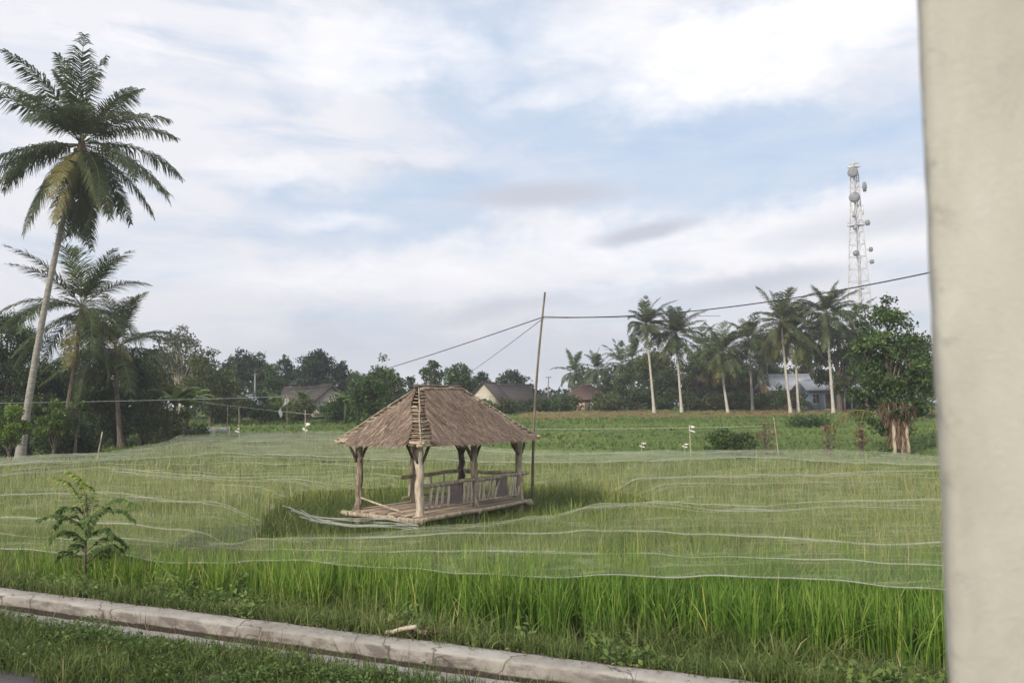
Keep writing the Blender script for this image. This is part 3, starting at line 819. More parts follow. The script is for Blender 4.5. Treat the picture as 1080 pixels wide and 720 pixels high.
for a, b in [((-OV, -0.02, ZE), (LU + OV + 0.1, -0.02, ZE)), ((-OV, LV, ZE), (LU + OV, LV, ZE)), ((0, -OV, ZE + 0.04), (0, LV + OV, ZE + 0.04)), ((LU, -OV, ZE + 0.04), (LU, LV + OV, ZE + 0.04)), ((LU / 2, -0.1, ZE + 0.04), (LU / 2, LV + 0.1, ZE + 0.04))]:
    gg = G(); log(gg, a, b, 0.045, 0.01, 8, 9, 0.55); gg.build("beam", M["log"], shel, smooth=True)
for a, b in [((-OV - 0.12, -OV, ZE - 0.02), (LU + OV + 0.14, -OV, ZE + 0.0)), ((-OV - 0.1, LV + OV, ZE), (LU + OV + 0.1, LV + OV, ZE)), ((-OV, -OV - 0.1, ZE + 0.03), (-OV, LV + OV + 0.16, ZE + 0.03)), ((LU + OV, -OV - 0.1, ZE + 0.03), (LU + OV, LV + OV + 0.1, ZE + 0.03))]:
    gg = G(); log(gg, a, b, 0.032, 0.008, 7, 9, 0.85); gg.build("eave_pole", M["lath"], shel, smooth=True)

# roof
r0, r1 = 1.0, LU - 1.22
E = {"sw": np.array([-OV, -OV, ZE]), "se": np.array([LU + OV, -OV, ZE]), "ne": np.array([LU + OV, LV + OV, ZE]), "nw": np.array([-OV, LV + OV, ZE]),
     "w": np.array([r0, LV / 2, ZR]), "e": np.array([r1, LV / 2, ZR])}
faces4 = [("sw", "se", "e", "w"), ("ne", "nw", "w", "e"), ("nw", "sw", "w", "w"), ("se", "ne", "e", "e")]
th = G()
for fi, (a, b, c, d) in enumerate(faces4):
    A_, B_, C_, D_ = E[a], E[b], E[c], E[d]
    n_ = unit(np.cross(B_ - A_, (C_ + D_) / 2 - A_))
    if n_[2] < 0: n_ = -n_
    def pt(s, t, lift=0.0):
        lo = A_ + (B_ - A_) * s; hi = D_ + (C_ - D_) * s
        return lo + (hi - lo) * t + n_ * lift
    slope = np.linalg.norm((C_ + D_) / 2 - (A_ + B_) / 2)
    wid = np.linalg.norm(B_ - A_)
    # a thick underlayer, inset from the hips so the laths show there
    def inset(t, side):
        base = (0.10 + 0.19 * (1 - t) + 0.05 * math.sin(t * 9 + fi)) / (wid * (1 - t) + np.linalg.norm(C_ - D_) * t + 1e-3)
        return min(base, 0.42)
    rows = 18
    Vt = []; 
    for q in range(rows + 1):
        t = q / rows * 0.97
        i0 = inset(t, 0); i1 = inset(t, 1)
        for lift in (0.03, 0.075): Vt += [pt(i0, t, lift), pt(1 - i1, t, lift)]
    Fq = []
    for q in range(rows):
        o = q * 4
        Fq += [[o, o + 1, o + 5, o + 4], [o + 2, o + 6, o + 7, o + 3], [o, o + 4, o + 6, o + 2], [o + 1, o + 3, o + 7, o + 5]]
    Fq += [[0, 2, 3, 1]]
    th.add(Vt, np.array(Fq), 0.12)
    # straw in overlapping courses
    rows = 26
    for q in range(rows):
        t0 = (q + 0.3) / rows
        wloc = wid * (1 - t0) + np.linalg.norm(C_ - D_) * t0
        k = int(wloc / 0.0075)
        i0 = inset(t0, 0) * 1.0
        s = rng.uniform(i0 * 0.95, 1 - i0 * 0.95, k)
        tt = np.clip(t0 + rng.normal(0, 0.015, k), 0, 0.99)
        ln = rng.uniform(0.20, 0.42, k) * (0.6 if q < 2 else 1)
        lo = A_ + (B_ - A_) * s[:, None]; hi = D_ + (C_ - D_) * s[:, None]
        P0 = lo + (hi - lo) * tt[:, None]
        down = -unit((D_ + C_) / 2 - (A_ + B_) / 2)
        side = unit(B_ - A_)
        dirv = unit(down + side * rng.normal(0, 0.10, k)[:, None])
        w = rng.uniform(0.0035, 0.008, k)[:, None]
        l0 = 0.075 + rng.uniform(0, 0.02, k)[:, None]; l1 = 0.10 + np.abs(rng.normal(0, 0.013, k))[:, None]
        Q = np.stack([P0 - side * w + n_ * l0, P0 + side * w + n_ * l0, P0 + side * w + dirv * ln[:, None] + n_ * l1, P0 - side * w * 0.6 + dirv * ln[:, None] + n_ * l1], 1)
        clump = 0.07 * np.sin(s * 40 + q) 
        th.quads(Q, np.clip(0.5 + clump + rng.normal(0, 0.27, k), 0, 1))
roof = th.build("roof", M["thatch"], shel)
gg = G()
for q in range(15):
    t = q / 15
    for (a, b, c, d) in faces4:
        A_, B_, C_, D_ = E[a], E[b], E[c], E[d]
        p0 = A_ + (D_ - A_) * t; p1 = B_ + (C_ - B_) * t; sd_ = unit(p1 - p0)
        L_ = np.linalg.norm(p1 - p0)
        e0 = rng.uniform(-0.03, 0.10); e1 = rng.uniform(-0.03, 0.10)
        log(gg, p0 - sd_ * e0 + [0, 0, 0.035], p1 + sd_ * e1 + [0, 0, 0.035], 0.014, 0.006, 6, 5, rng.uniform(0.1, 1))
        if L_ > 0.9:   # broken doubled pieces near the hips
            log(gg, p0 - sd_ * rng.uniform(-0.05, 0.05) + [0, 0, 0.075], p0 + sd_ * rng.uniform(0.25, 0.42) + [0, 0, 0.085], 0.018, 0.006, 6, 4, rng.uniform(0.3, 1))
            log(gg, p1 + sd_ * rng.uniform(-0.05, 0.05) + [0, 0, 0.075], p1 - sd_ * rng.uniform(0.25, 0.42) + [0, 0, 0.085], 0.018, 0.006, 6, 4, rng.uniform(0.3, 1))
gg.build("lath", M["lath"], roof)
for a, b in [("sw", "w"), ("nw", "w"), ("se", "e"), ("ne", "e")]:
    gg = G(); log(gg, E[a] + (E[a] - E[b]) * 0.03 + [0, 0, 0.07], E[b] + [0, 0, 0.10], 0.02, 0.01, 7, 8, 0.5); gg.build("hip_pole", M["log"], roof, smooth=True)
gg = G(); log(gg, E["w"] + [-0.16, 0, 0.10], E["e"] + [0.10, 0, 0.11], 0.045, 0.01, 8, 8, 0.45); gg.build("ridge_pole", M["logd"], roof, smooth=True)
gg = G(); log(gg, E["w"] + [0.05, -0.08, 0.05], E["e"] + [0.0, -0.08, 0.06], 0.03, 0.01, 8, 8, 0.6); gg.build("ridge_pole", M["log"], roof, smooth=True)
# rafters seen from below
gg = G()
for s in np.linspace(0.12, 0.88, 7):
    for (a, b, c, d) in faces4[:2]:
        lo = E[a] + (E[b] - E[a]) * s; hi = E[d] + (E[c] - E[d]) * s
        log(gg, lo + [0, 0, -0.01], hi + [0, 0, -0.03], 0.02, 0.004, 6, 4, 0.5)
gg.build("rafter", M["logd"], roof)

# floor
ZF = 0.56
fl = G()
nb = 22
for q in range(nb):
    v = -0.10 + (LV + 0.2) * q / (nb - 1)
    fl.box(((LU) / 2 + rng.normal(0, 0.04), v, ZF + rng.normal(0, 0.004)), (LU + 0.28 + rng.normal(0, 0.06), 0.072, 0.026), rnd=rng.uniform(0, 1))
fl.build("floor", M["plank"], shel)
for a, b, r in [((-0.30, -0.13, ZF - 0.06), (LU + 0.30, -0.13, ZF - 0.05), 0.062), ((-0.25, LV + 0.13, ZF - 0.06), (LU + 0.25, LV + 0.13, ZF - 0.06), 0.06),
                ((-0.15, -0.25, ZF - 0.09), (-0.17, LV + 0.36, ZF - 0.05), 0.065), ((LU + 0.13, -0.3, ZF - 0.09), (LU + 0.13, LV + 0.2, ZF - 0.09), 0.06), ((LU / 2, -0.2, ZF - 0.1), (LU / 2, LV + 0.2, ZF - 0.1), 0.06)]:
    gg = G(); log(gg, a, b, r, 0.012, 9, 9, 0.6); gg.build("floor_beam", M["log"], shel, smooth=True)
for (u, v) in [(-0.13, -0.1), (LU / 2, -0.12), (LU + 0.12, -0.1), (-0.13, LV + 0.1), (LU + 0.1, LV + 0.1)]:
    gg = G(); log(gg, (u, v, -0.05), (u, v, ZF - 0.1), 0.05, 0.01, 8, 4, 0.4); gg.build("stump", M["logd"], shel, smooth=True)
gg = G(); log(gg, (-0.02, LV - 0.1, 0.86), (0.05, LV * 0.28, ZF + 0.04), 0.024, 0.006, 7, 5, 0.75); gg.build("loose_stick", M["log"], shel, smooth=True)

# railings: front, back, far short side
def railing(a, b, slots, panels, zt0=1.20, zb=0.70, lean=0.0):
    a = np.array(a, float); b = np.array(b, float); L_ = np.linalg.norm(b - a); d = (b - a) / L_
    gg = G(); log(gg, [*(a - d * 0.02), zt0], [*(b + d * 0.34), zt0 + 0.02], 0.05, 0.008, 8, 9, 0.6)
    rl = gg.build("railing", M["log"], shel, smooth=True)
    gg = G(); log(gg, [*a, zb], [*b, zb], 0.03, 0.006, 7, 7, 0.7); gg.build("bottom_rail", M["log"], rl, smooth=True)
    for s in slots:
        p = a + d * s * L_; q = a + d * (s * L_ + rng.normal(0.09, 0.07))
        gg = G(); log(gg, [*p, zb - 0.02], [*q, zt0], 0.032, 0.006, 6, 5, rng.uniform(0.6, 1)); gg.build("slat", M["logp"], rl)
    for s0, s1 in panels:
        c = a + d * (s0 + s1) / 2 * L_; an = math.atan2(d[1], d[0])
        gg = G(); nn = 8
        xs_ = np.linspace(-(s1 - s0) * L_ / 2, (s1 - s0) * L_ / 2, nn); zs_ = np.linspace(zb + 0.02, zt0 - 0.03, nn)
        XX_, ZZ_ = np.meshgrid(xs_, zs_, indexing="ij"); YY_ = 0.02 * np.sin(XX_ * 13 + ZZ_ * 5) - 0.015
        for o_ in (0, 0.012):
            Vv = np.stack([c[0] + XX_ * d[0] - (YY_ + o_) * d[1], c[1] + XX_ * d[1] + (YY_ + o_) * d[0], ZZ_], -1).reshape(-1, 3)
            i_, j_ = np.meshgrid(np.arange(nn - 1), np.arange(nn - 1), indexing="ij"); i_ = i_.ravel(); j_ = j_.ravel()
            gg.add(Vv, np.stack([i_ * nn + j_, i_ * nn + j_ + 1, (i_ + 1) * nn + j_ + 1, (i_ + 1) * nn + j_], 1))
        gg.build("sacking_panel", M["cloth"], rl)


railing((0.08, -0.03), (LU / 2, -0.03), [0.10, 0.22, 0.34, 0.46, 0.78, 0.84, 0.93, 0.98], [(0.50, 0.74)])
railing((LU / 2, -0.03), (LU, -0.03), [0.08, 0.15, 0.2, 0.28, 0.35, 0.40, 0.74, 0.80, 0.87, 0.93], [(0.45, 0.70)])
railing((LU * 0.4, LV + 0.02), (LU, LV + 0.02), [0.1, 0.3, 0.5, 0.7, 0.9], [])
railing((LU + 0.02, LV), (LU + 0.02, 0.2), [0.2, 0.5, 0.8], [])

# ------------------------------------------------------------------ bamboo pole with cables
pb = PD(561, 500, 21.4); pb[2] = 0
ptop = PD(575, 308, 21.2)
gg = G()
t = np.linspace(0, 1, 16)[:, None]
pts = pb + (ptop - pb) * t + np.stack([0.10 * np.sin(t[:, 0] * 3.1), np.zeros(16), np.zeros(16)], 1) * -1
gg.tube(pts - pb, np.linspace(0.038, 0.024, 16) * (1 + 0.08 * (np.arange(16) % 2)), 8)
root = empty("bamboo_pole", pb, 0, "tall thin leaning bamboo pole beside the right end of the shelter, carrying the cable", "pole")
gg.build("pole_shaft", M["bamboo"], root, smooth=True)
tie = pts[14] * 0.9 + pts[13] * 0.1
tie = PD(573.5, 334, 21.2)


def cable(name, a, b, sag, rad, label, mat="wire", cat="cable", group=None, n=60):
    a = np.array(a); b = np.array(b); t = np.linspace(0, 1, n)[:, None]
    p = a + (b - a) * t; p[:, 2] -= sag * 4 * (t * (1 - t))[:, 0]
    gg = G(); gg.tube(p, rad, 5)
    return tag(gg.build(name, M[mat], smooth=True), label, cat, group)


cable("overhead_cable", tie, PD(318, 408, 95), 0.4, np.linspace(0.014, 0.034, 60), "black cable running left from the bamboo pole down to the trees", group="overhead cables")
cable("overhead_cable", tie, PD(1180, 240, 11.5), 0.40, 0.012, "black cable sagging right from the bamboo pole past the telecom tower", group="overhead cables")
cable("overhead_cable", tie - [0, 0, 0.03], PD(440, 420, 95), 0.5, 0.009, "faint thin wire slanting down-left from the bamboo pole to the distant roof", group="overhead cables")
cable("overhead_cable", tie - [0, 0, 0.04], PD(760, 333, 60), 0.0, np.linspace(0.006, 0.016, 60), "faint second wire just under the cable going right to the palms", group="overhead cables")
cable("overhead_cable", PD(840, 345, 62), PD(1060, 366, 46), 0.3, 0.02, "grey wire crossing in front of the mango tree crown", group="overhead cables")
cable("string_line", PD(-60, 426, 36), PD(300, 418, 60), 0.05, np.linspace(0.008, 0.014, 60), "pale string stretched at head height across the left trees", "cord", "string")
cable("string_line", PD(198, 422, 60), PD(330, 437, 60), 0.05, 0.010, "pale string carrying white rags before the far left houses", "cord", "string")
cable("string_line", PD(560, 452, 47), PD(812, 449, 47), 0.05, 0.007, "thin pale string across the green terraces below the palms", "cord", "string")


def stake(px, ytop, ybase, D, lean, label, r=0.03, rag=None, mat="log", group="stakes in the fields"):
    b = PD(px, ybase, D); b[2] = float(H(b[0], b[1])); tp = PD(px + lean, ytop, D)
    root = empty("field_stake", b, 0, label, "stake", group)
    gg = G(); log(gg, (0, 0, -0.05), tp - b, r, 0.01, 6, 6, 0.7); gg.build("stick", M[mat], root, smooth=True)
    if rag:
        (x0, y0), (x1, y1), wd = rag
        a = PD(x0, y0, D) - b; c = PD(x1, y1, D) - b
        gg = G(); k = 9; tt = np.linspace(0, 1, k)
        for o_ in (0, 0.02):
            V = []
            for t_ in tt:
                p = a + (c - a) * t_; w = wd * (0.55 + 0.45 * math.sin(t_ * 9 + 0.3)) * (1 - 0.6 * t_ ** 3); p = p + [0.14 * math.sin(t_ * 8), 0, 0]
                V += [p + [-w / 2, o_ + 0.05 * math.sin(t_ * 7), 0], p + [w / 2, o_ - 0.05 * math.sin(t_ * 6), 0.03]]
            gg.add(V, np.array([[2 * q, 2 * q + 1, 2 * q + 3, 2 * q + 2] for q in range(k - 1)]))
        gg.build("rag", M["white"], root)


stake(303, 416, 449, 62, -0.5, "stake with the longer white rag twisting down from its top", 0.03, ((302, 420), (294, 440), 0.40))
stake(322, 432, 452, 56, 0, "short stake with a white rag tied low, right of the taller flag", 0.03, ((323, 446), (321, 455), 0.34))
stake(253, 430, 452, 50, -1, "thin stake with a yellow-white tip on the green strip at left", 0.018, ((250, 452), (250, 456), 0.12))
stake(729, 448, 474, 42, -2, "leaning stake with a white tip in front of the twin palms", 0.03, ((728, 449), (730, 456), 0.16))
stake(722, 468, 475, 42, 0, "tiny stub with a white blob left of the leaning stake", 0.015, ((722, 468), (722, 472), 0.16))
stake(677, 466, 475, 42, 0, "tiny stake with a white scrap below the two tall palms", 0.015, ((677, 467), (677, 472), 0.15))
stake(822, 440, 474, 42, -6, "thin crooked pale stick at right before the brick house", 0.02)
stake(101, 455, 484, 40, 7, "bare stick leaning right at the foot of the dark left trees", 0.03)
stake(240, 428, 441, 62, 0, "slim grey stake near the white wall at far left", 0.03)

# ------------------------------------------------------------------ trees
def base_at(px, D, Yoff=0):
    r = ray(px, 428); x = r[0] / r[1] * D
    return np.array([x, D, float(H(x, D))])


def tree(name, px, D, top, hw, mat, label, cat="tree", trunk=0.35, leaf=None, dens=1.0, nclump=None, seed=0, group=None, lean=0.0, flat=1.0, bark="bark", low=0.0, clump=0.30, gap=0.0):
    """branching tree: trunk and limbs reach into leaf clumps spread through an uneven crown"""
    rs = np.random.default_rng(1000 + seed)
    b = base_at(px, D)
    ztop = PD(px, top, D)[2]
    Ht = ztop - b[2]; Rw = hw * D / 850
    root = empty(name, b, 0, label, cat, group)
    zc0 = max(Ht * trunk, low); 
    nclump = int((nclump or int(rs.integers(20, 28))) * 1.35); clump = clump * 0.84
    cs = []
    while len(cs) < nclump:
        p = rs.uniform(-1, 1, 3)
        r = np.linalg.norm(p)
        if r > 1 or (r < 0.35 and rs.random() < 0.6): continue
        zz = zc0 + (p[2] + 1) / 2 * (Ht - zc0) * 0.93
        taper = 1.0 - 0.35 * max(p[2], 0)
        cs.append([p[0] * Rw * 0.86 * taper + lean * zz, p[1] * Rw * 0.86 * taper, zz])
    cs.append([lean * Ht, 0, Ht - Rw * clump * 0.95])
    cs = np.array(cs)
    g1 = G(); rt_ = max(0.09, Ht * 0.018 + Rw * 0.015)
    k = 8; t = np.linspace(0, 1, k)
    tp = np.stack([lean * Ht * 0.7 * t + 0.03 * Ht * np.sin(t * 4 + seed) * t, 0.02 * Ht * np.sin(t * 5 + 1 + seed) * t, Ht * 0.78 * t - 0.1 * (t == 0)], 1)
    g1.tube(tp, rt_ * (1.15 - 0.85 * t), 7, cap=False)
    for c in cs[:26]:
        s = np.clip(c[2] / Ht * 0.62 + rs.normal(0, 0.05), 0.15, 0.95)
        st = np.array([np.interp(s, t, tp[:, q]) for q in range(3)])
        mid = (st + c) / 2 + rs.normal(0, 0.05 * Rw, 3) - [0, 0, 0.05 * Rw]
        g1.tube([st, mid, c], [rt_ * 0.42, rt_ * 0.25, rt_ * 0.08], 5, cap=False)
    g1.build("trunk", M[bark], root, smooth=True)
    leaf = leaf or max(0.10, 0.0034 * D)
    g2 = G()
    rcs = Rw * clump * 1.22 * rs.uniform(0.55, 1.35, len(cs))
    tot = 0
    rcs[-1] = Rw * clump * 1.1
    for c, rc in zip(cs, rcs):
        n = int(dens * 20 * (rc / leaf) ** 2 * flat)
        n = min(max(n, 12), 2600)
        q = unit(rs.normal(size=(n, 3))) * (rs.random(n)[:, None] ** 0.42) * rc
        q = q * [1.15, 1.15, 0.75 * flat]
        q *= (1 + 0.35 * np.sin(q[:, :1] * 5 / rc + seed) * np.cos(q[:, 1:2] * 4 / rc))
        pos = c + q
        tone = 0.44 + rs.normal(0, 0.16)
        leaf_quads(pos, leaf, 0.55, np.clip(tone + rs.normal(0, 0.18, n), 0, 1), g2, 0.35)
    g2.build("crown", M[mat], root)
    return root


def frond_mesh(gg, org, azm, el0, L, droop, nleaf=44, ll=0.75, w=0.05, rs=rng, rnd0=0.45, hang=0.6, ratt=0.022, wind=(0, 0)):
    """one feathered palm frond: arched midrib with hanging leaflets on both sides"""
    K = 12; t = np.linspace(0, 1, K)
    ela = el0 - droop * t ** 1.35
    ds = L / (K - 1)
    h = np.cumsum(np.r_[0, np.cos(ela[:-1]) * ds]); zz = np.cumsum(np.r_[0, np.sin(ela[:-1]) * ds])
    side = np.array([-math.sin(azm), math.cos(azm), 0]); out = np.array([math.cos(azm), math.sin(azm), 0])
    sway = rs.normal(0, 0.10) * L * t ** 2
    pts = org + h[:, None] * out + sway[:, None] * side + np.stack([wind[0] * L * t ** 2, wind[1] * L * t ** 2, zz], 1)
    gg.tube(pts, ratt * (1.25 - t) * (L / 4.5), 4, 0.95, cap=False)
    u = np.linspace(0.14, 0.995, nleaf) + rs.normal(0, 0.004, nleaf)
    u = np.clip(u, 0, 1)
    C = np.stack([np.interp(u, t, pts[:, q]) for q in range(3)], 1)
    T = np.stack([np.interp(u, t, np.gradient(pts[:, q])) for q in range(3)], 1); T = unit(T)
    Q = []; rr = []
    lenf = ll * (0.35 + 0.75 * np.sin(np.clip(u * 1.08, 0, 1) * math.pi) ** 0.6) * rs.uniform(0.8, 1.15, nleaf)
    for s in (-1, 1):
        d0 = unit(T * (0.45 + 0.55 * u[:, None]) + s * side * 0.9 + np.array([0, 0, 0.22 - 0.25 * hang]) + rs.normal(0, 0.10, (nleaf, 3)))
        d1 = unit(d0 * 0.8 + np.array([0, 0, -1.0]) * hang + rs.normal(0, 0.06, (nleaf, 3)))
        p1 = C + d0 * (lenf * 0.5)[:, None]; p2 = p1 + d1 * (lenf * 0.5)[:, None]
        wv = T * w / 2
        Q.append(np.stack([C - wv, C + wv, p1 + wv, p1 - wv], 1)); Q.append(np.stack([p1 - wv, p1 + wv, p2 + wv * 0.15, p2 - wv * 0.15], 1))
        r_ = np.clip(rnd0 + rs.normal(0, 0.12, nleaf), 0, 1); rr += [r_, r_]
    Q = np.concatenate(Q); rr = np.concatenate(rr)
    kp = rs.random(nleaf) > 0.10; g0 = rs.uniform(0.3, 0.95); kp &= ~((np.abs(u - g0) < 0.03) & (rs.random() < 0.5)); kp = np.tile(kp, 4)
    gg.quads(Q[kp], rr[kp])


def palm(px_base, D, ybase, px_top, ytop, L, label, nf=24, mat="palm", tr="palmtrunk", r=0.17, seed=0, nleaf=40, lw=0.055, bend=0.03, nuts=True, yellow=0, group=None, up_=1.45, lowel=-0.75, z0=None, ll=0.8, hangm=0.6, yoff=0):
    rs = np.random.default_rng(500 + seed)
    L = L * rs.uniform(0.9, 1.1); hangm = hangm * rs.uniform(0.7, 1.35); wind = rs.normal(0, 0.13, 2) + [0.08, 0]
    b = PD(px_base, ybase, D); b[2] = float(H(b[0], b[1])) if z0 is None else z0
    c = PD(px_top, ytop, D + yoff) - b
    root = empty("coconut_palm", b, 0, label, "palm tree", group)
    t = np.linspace(0, 1, 26)
    k = np.stack([c[0] * (t + bend * np.sin(t * np.pi) * 4), c[1] * t, c[2] * t], 1)
    k[0, 2] -= 0.2
    rr = r * (1.0 + 0.55 * np.exp(-t * 14) - 0.38 * t) * (1 + 0.035 * np.sin(np.arange(26) * 2.6))
    gg = G(); gg.tube(k, rr, 10, cap=False); gg.build("trunk", M[tr], root, smooth=True)
    gg = G()
    for q in range(nf):
        f = q / (nf - 1)
        azm = q * 2.39996 + rs.normal(0, 0.35)
        e0 = up_ - (up_ - lowel) * f ** 0.9 + rs.normal(0, 0.18)
        dr = 0.55 + 0.9 * math.sin(min(f * 2.2, 1.57)) + rs.normal(0, 0.12)
        if e0 < -0.2: dr *= 0.5
        frond_mesh(gg, c + [0, 0, -0.25 * f], azm, e0, L * rs.uniform(0.85, 1.08) * (0.82 if f < 0.12 else 1), dr, nleaf, ll, lw, rs, 0.42 + 0.12 * (1 - f), hangm * (0.6 + 0.7 * f), wind=wind)
    gg.build("crown", M[mat], root)
    if yellow:
        gg = G()
        for q in range(yellow):
            frond_mesh(gg, c + [0, 0, -0.3], rs.uniform(0, 6.28), -0.85 + rs.normal(0, 0.15), L * 0.85, 0.4, int(nleaf * 0.8), ll, lw, rs, 0.75, 1.0)
        gg.build("dead_fronds", M["palmy"] if yellow < 9 else M["dry"], root)
    if nuts:
        gg = G()
        for q in range(9):
            a = rs.uniform(0, 6.28); pz = rs.uniform(-0.75, -0.35); o = c + np.array([math.cos(a) * 0.32, math.sin(a) * 0.32, pz]); gg.tube([c - [0, 0, 0.3], o], 0.03, 4, 0.3)
            th_ = np.linspace(0.05, math.pi - 0.05, 6)
            gg.tube(o + np.stack([0 * th_, 0 * th_, -0.15 * np.cos(th_)], 1), 0.13 * np.sin(th_), 7, rs.random())
        gg.build("coconuts", M["nutshell"], root, smooth=True)
        gg = G(); gg.tube([c - [0, 0, 0.9], c - [0, 0, 0.4], c + [0, 0, 0.2]], [rr[-1] * 1.1, rr[-1] * 1.9, rr[-1] * 1.1], 8)
        gg.build("crown_shaft", M["dry"], root, smooth=True)
    return root


PG = "coconut palms in a row on the right"
palm(22, 45, 458, 86, 150, 5.5, "tall leaning coconut palm at far left, its crown the highest thing in the photo", 42, r=0.20, seed=1, nleaf=110, lw=0.064, bend=-0.022, ll=1.25, lowel=-1.2, up_=1.5, yellow=3, z0=0.3, hangm=0.95)
palm(64, 50, 452, 86, 322, 5.6, "shorter coconut palm right behind the leaning one, its crown halfway up the leaning trunk", 28, tr="bark", r=0.17, seed=2, nleaf=80, lw=0.055, ll=1.1, lowel=-0.9, z0=0.3, nuts=False, mat="palm", yellow=2, hangm=0.5)
palm(128, 54, 455, 122, 366, 5.2, "low palm with fronds drooping over the dark trees right of the leaning palm", 26, tr="bark", r=0.17, seed=3, nleaf=80, lw=0.06, ll=1.0, lowel=-0.6, nuts=False, z0=0.3)
palm(690, 100, 435, 681, 342, 4.3, "left one of two slim palms with bare pale trunks in the middle right", 32, tr="palmtrunkpale", r=0.17, seed=4, lw=0.085, nleaf=56, ll=1.0, lowel=-0.5, group=PG, bend=-0.012)
palm(719, 100, 434, 713, 352, 4.2, "right one of two slim palms with bare pale trunks in the middle right", 32, tr="palmtrunkpale", r=0.17, seed=5, lw=0.085, nleaf=56, ll=1.0, group=PG, bend=0.01, lowel=-0.6, yellow=3)
palm(768, 98, 436, 760, 372, 5.0, "palm with yellow-orange fronds hanging down round its trunk", 32, tr="palmtrunkpale", r=0.17, seed=6, lw=0.085, nleaf=56, ll=1.0, group=PG, yellow=7)
palm(794, 103, 432, 790, 358, 4.6, "straight palm between the yellow-fronded one and the tall ragged pair", 30, tr="palmtrunkpale", r=0.17, seed=7, lw=0.085, nleaf=56, ll=1.0, group=PG, mat="palm")
palm(834, 95, 434, 824, 338, 5.2, "tall ragged palm with a brown dead skirt, left of the brick house gap", 32, tr="palmtrunkpale", r=0.17, seed=8, lw=0.085, nleaf=56, ll=1.0, group=PG, yellow=6, lowel=-0.8)
palm(842, 97, 434, 838, 348, 5.0, "palm whose foot stands close against the tall ragged palm's foot", 30, tr="palmtrunkpale", r=0.17, seed=9, lw=0.085, nleaf=56, ll=1.0, group=PG, mat="palmy", lowel=-0.9)
palm(879, 93, 433, 872, 330, 4.6, "palm with a thin pale trunk in front of the blue house", 32, tr="palmtrunkpale", r=0.17, seed=10, lw=0.085, nleaf=56, ll=1.0, group=PG, lowel=-0.5)
palm(740, 122, 432, 738, 366, 5.0, "half hidden dark palm between the right slim palm and the yellow-fronded palm", 20, r=0.2, seed=11, lw=0.14, nleaf=30, group=PG, nuts=False)
PG2 = "small distant palms"
palm(606, 130, 430, 606, 392, 4.6, "leftmost of the small distant palms, above the brown roofed hut", 22, r=0.2, seed=12, lw=0.15, nleaf=26, group=PG2, nuts=False)
palm(631, 128, 430, 630, 388, 4.4, "second from left of the small distant palms, right above the pink wall", 22, r=0.2, seed=13, lw=0.15, nleaf=26, group=PG2, nuts=False)
palm(656, 124, 431, 655, 382, 4.8, "third of the small distant palms, just left of the slim pale pair", 22, r=0.2, seed=14, lw=0.15, nleaf=26, group=PG2, nuts=False)
palm(670, 126, 431, 667, 378, 4.4, "small dark palm close behind the left slim palm", 20, r=0.2, seed=15, lw=0.15, nleaf=26, group=PG2, nuts=False)
palm(905, 112, 432, 898, 342, 5.0, "dark palm half hidden between the mango tree and the telecom tower", 20, r=0.22, seed=16, lw=0.13, nleaf=30, group=PG, nuts=False)
palm(812, 112, 431, 808, 380, 4.6, "low dark palm behind the foot of the tall ragged palm", 18, r=0.2, seed=17, lw=0.13, nleaf=30, group=PG, nuts=False)

TG = "trees along the far edge of the fields"
T = tree
# left mass
T("broadleaf_tree", 8, 56, 326, 48, "dark", "big dark tree at the left edge, behind the foot of the leaning palm", trunk=0.15, seed=1, nclump=34, leaf=0.17)
T("broadleaf_tree", -60, 58, 322, 50, "dark", "dark tree mostly cut off by the left edge", trunk=0.15, seed=2, nclump=30, leaf=0.2)
T("broadleaf_tree", 70, 60, 352, 42, "mid", "dark round tree between the leaning palm and the low palm", trunk=0.15, seed=3, nclump=30, leaf=0.18)
T("broadleaf_tree", 125, 57, 362, 44, "dark", "dense dark tree under the low palm's fronds", trunk=0.12, seed=4, nclump=32, leaf=0.18)
T("broadleaf_tree", 158, 62, 378, 30, "olive", "dull green tree left of the banana plants", trunk=0.2, seed=5, nclump=24, leaf=0.19)
T("tall_feathery_tree", 190, 84, 342, 30, "pale", "pale feathery tree rising above the others left of centre", trunk=0.5, seed=6, nclump=26, dens=0.45, clump=0.26, bark="palebark")
T("broadleaf_tree", 168, 90, 362, 26, "bluish", "dark tree left of the pale feathery tree's crown", trunk=0.2, seed=7)
T("broadleaf_tree", 222, 80, 366, 30, "olive", "brownish green tree just right of the feathery tree", trunk=0.15, seed=8, nclump=34, dens=0.9, clump=0.26)
T("broadleaf_tree", 205, 92, 372, 26, "mid", "green tree behind the brownish green tree", trunk=0.15, seed=9)
T("broadleaf_tree", 252, 112, 366, 18, "bluish", "slim deep green tree with a knobbly top, left in the dark row", seed=10, group=TG, clump=0.36)
T("broadleaf_tree", 274, 112, 370, 18, "bluish", "second deep green tree in the dark row, beside the knobbly one", seed=11, group=TG, clump=0.36)
T("broadleaf_tree", 300, 116, 373, 14, "bluish", "small gappy tree in the dark row above the flag stakes", seed=12, group=TG, clump=0.34, dens=0.8)
T("broadleaf_tree", 334, 116, 367, 24, "bluish", "widest round crown in the dark row, above the grey gabled house", seed=13, group=TG, nclump=28)
T("broadleaf_tree", 361, 118, 379, 11, "bluish", "narrow last tree in the dark row, right of the round crown", seed=14, group=TG, clump=0.4)
T("broadleaf_tree", 238, 96, 388, 24, "mid", "low green tree in front of the dark row, at its left end", trunk=0.1, seed=15)
T("broadleaf_tree", 404, 82, 373, 20, "mid", "bright rounded tree left of the shelter roof", trunk=0.2, seed=16, nclump=26)
T("broadleaf_tree", 388, 74, 396, 26, "mid", "bushy low tree touching the left side of the shelter roof", trunk=0.08, seed=17, nclump=28)
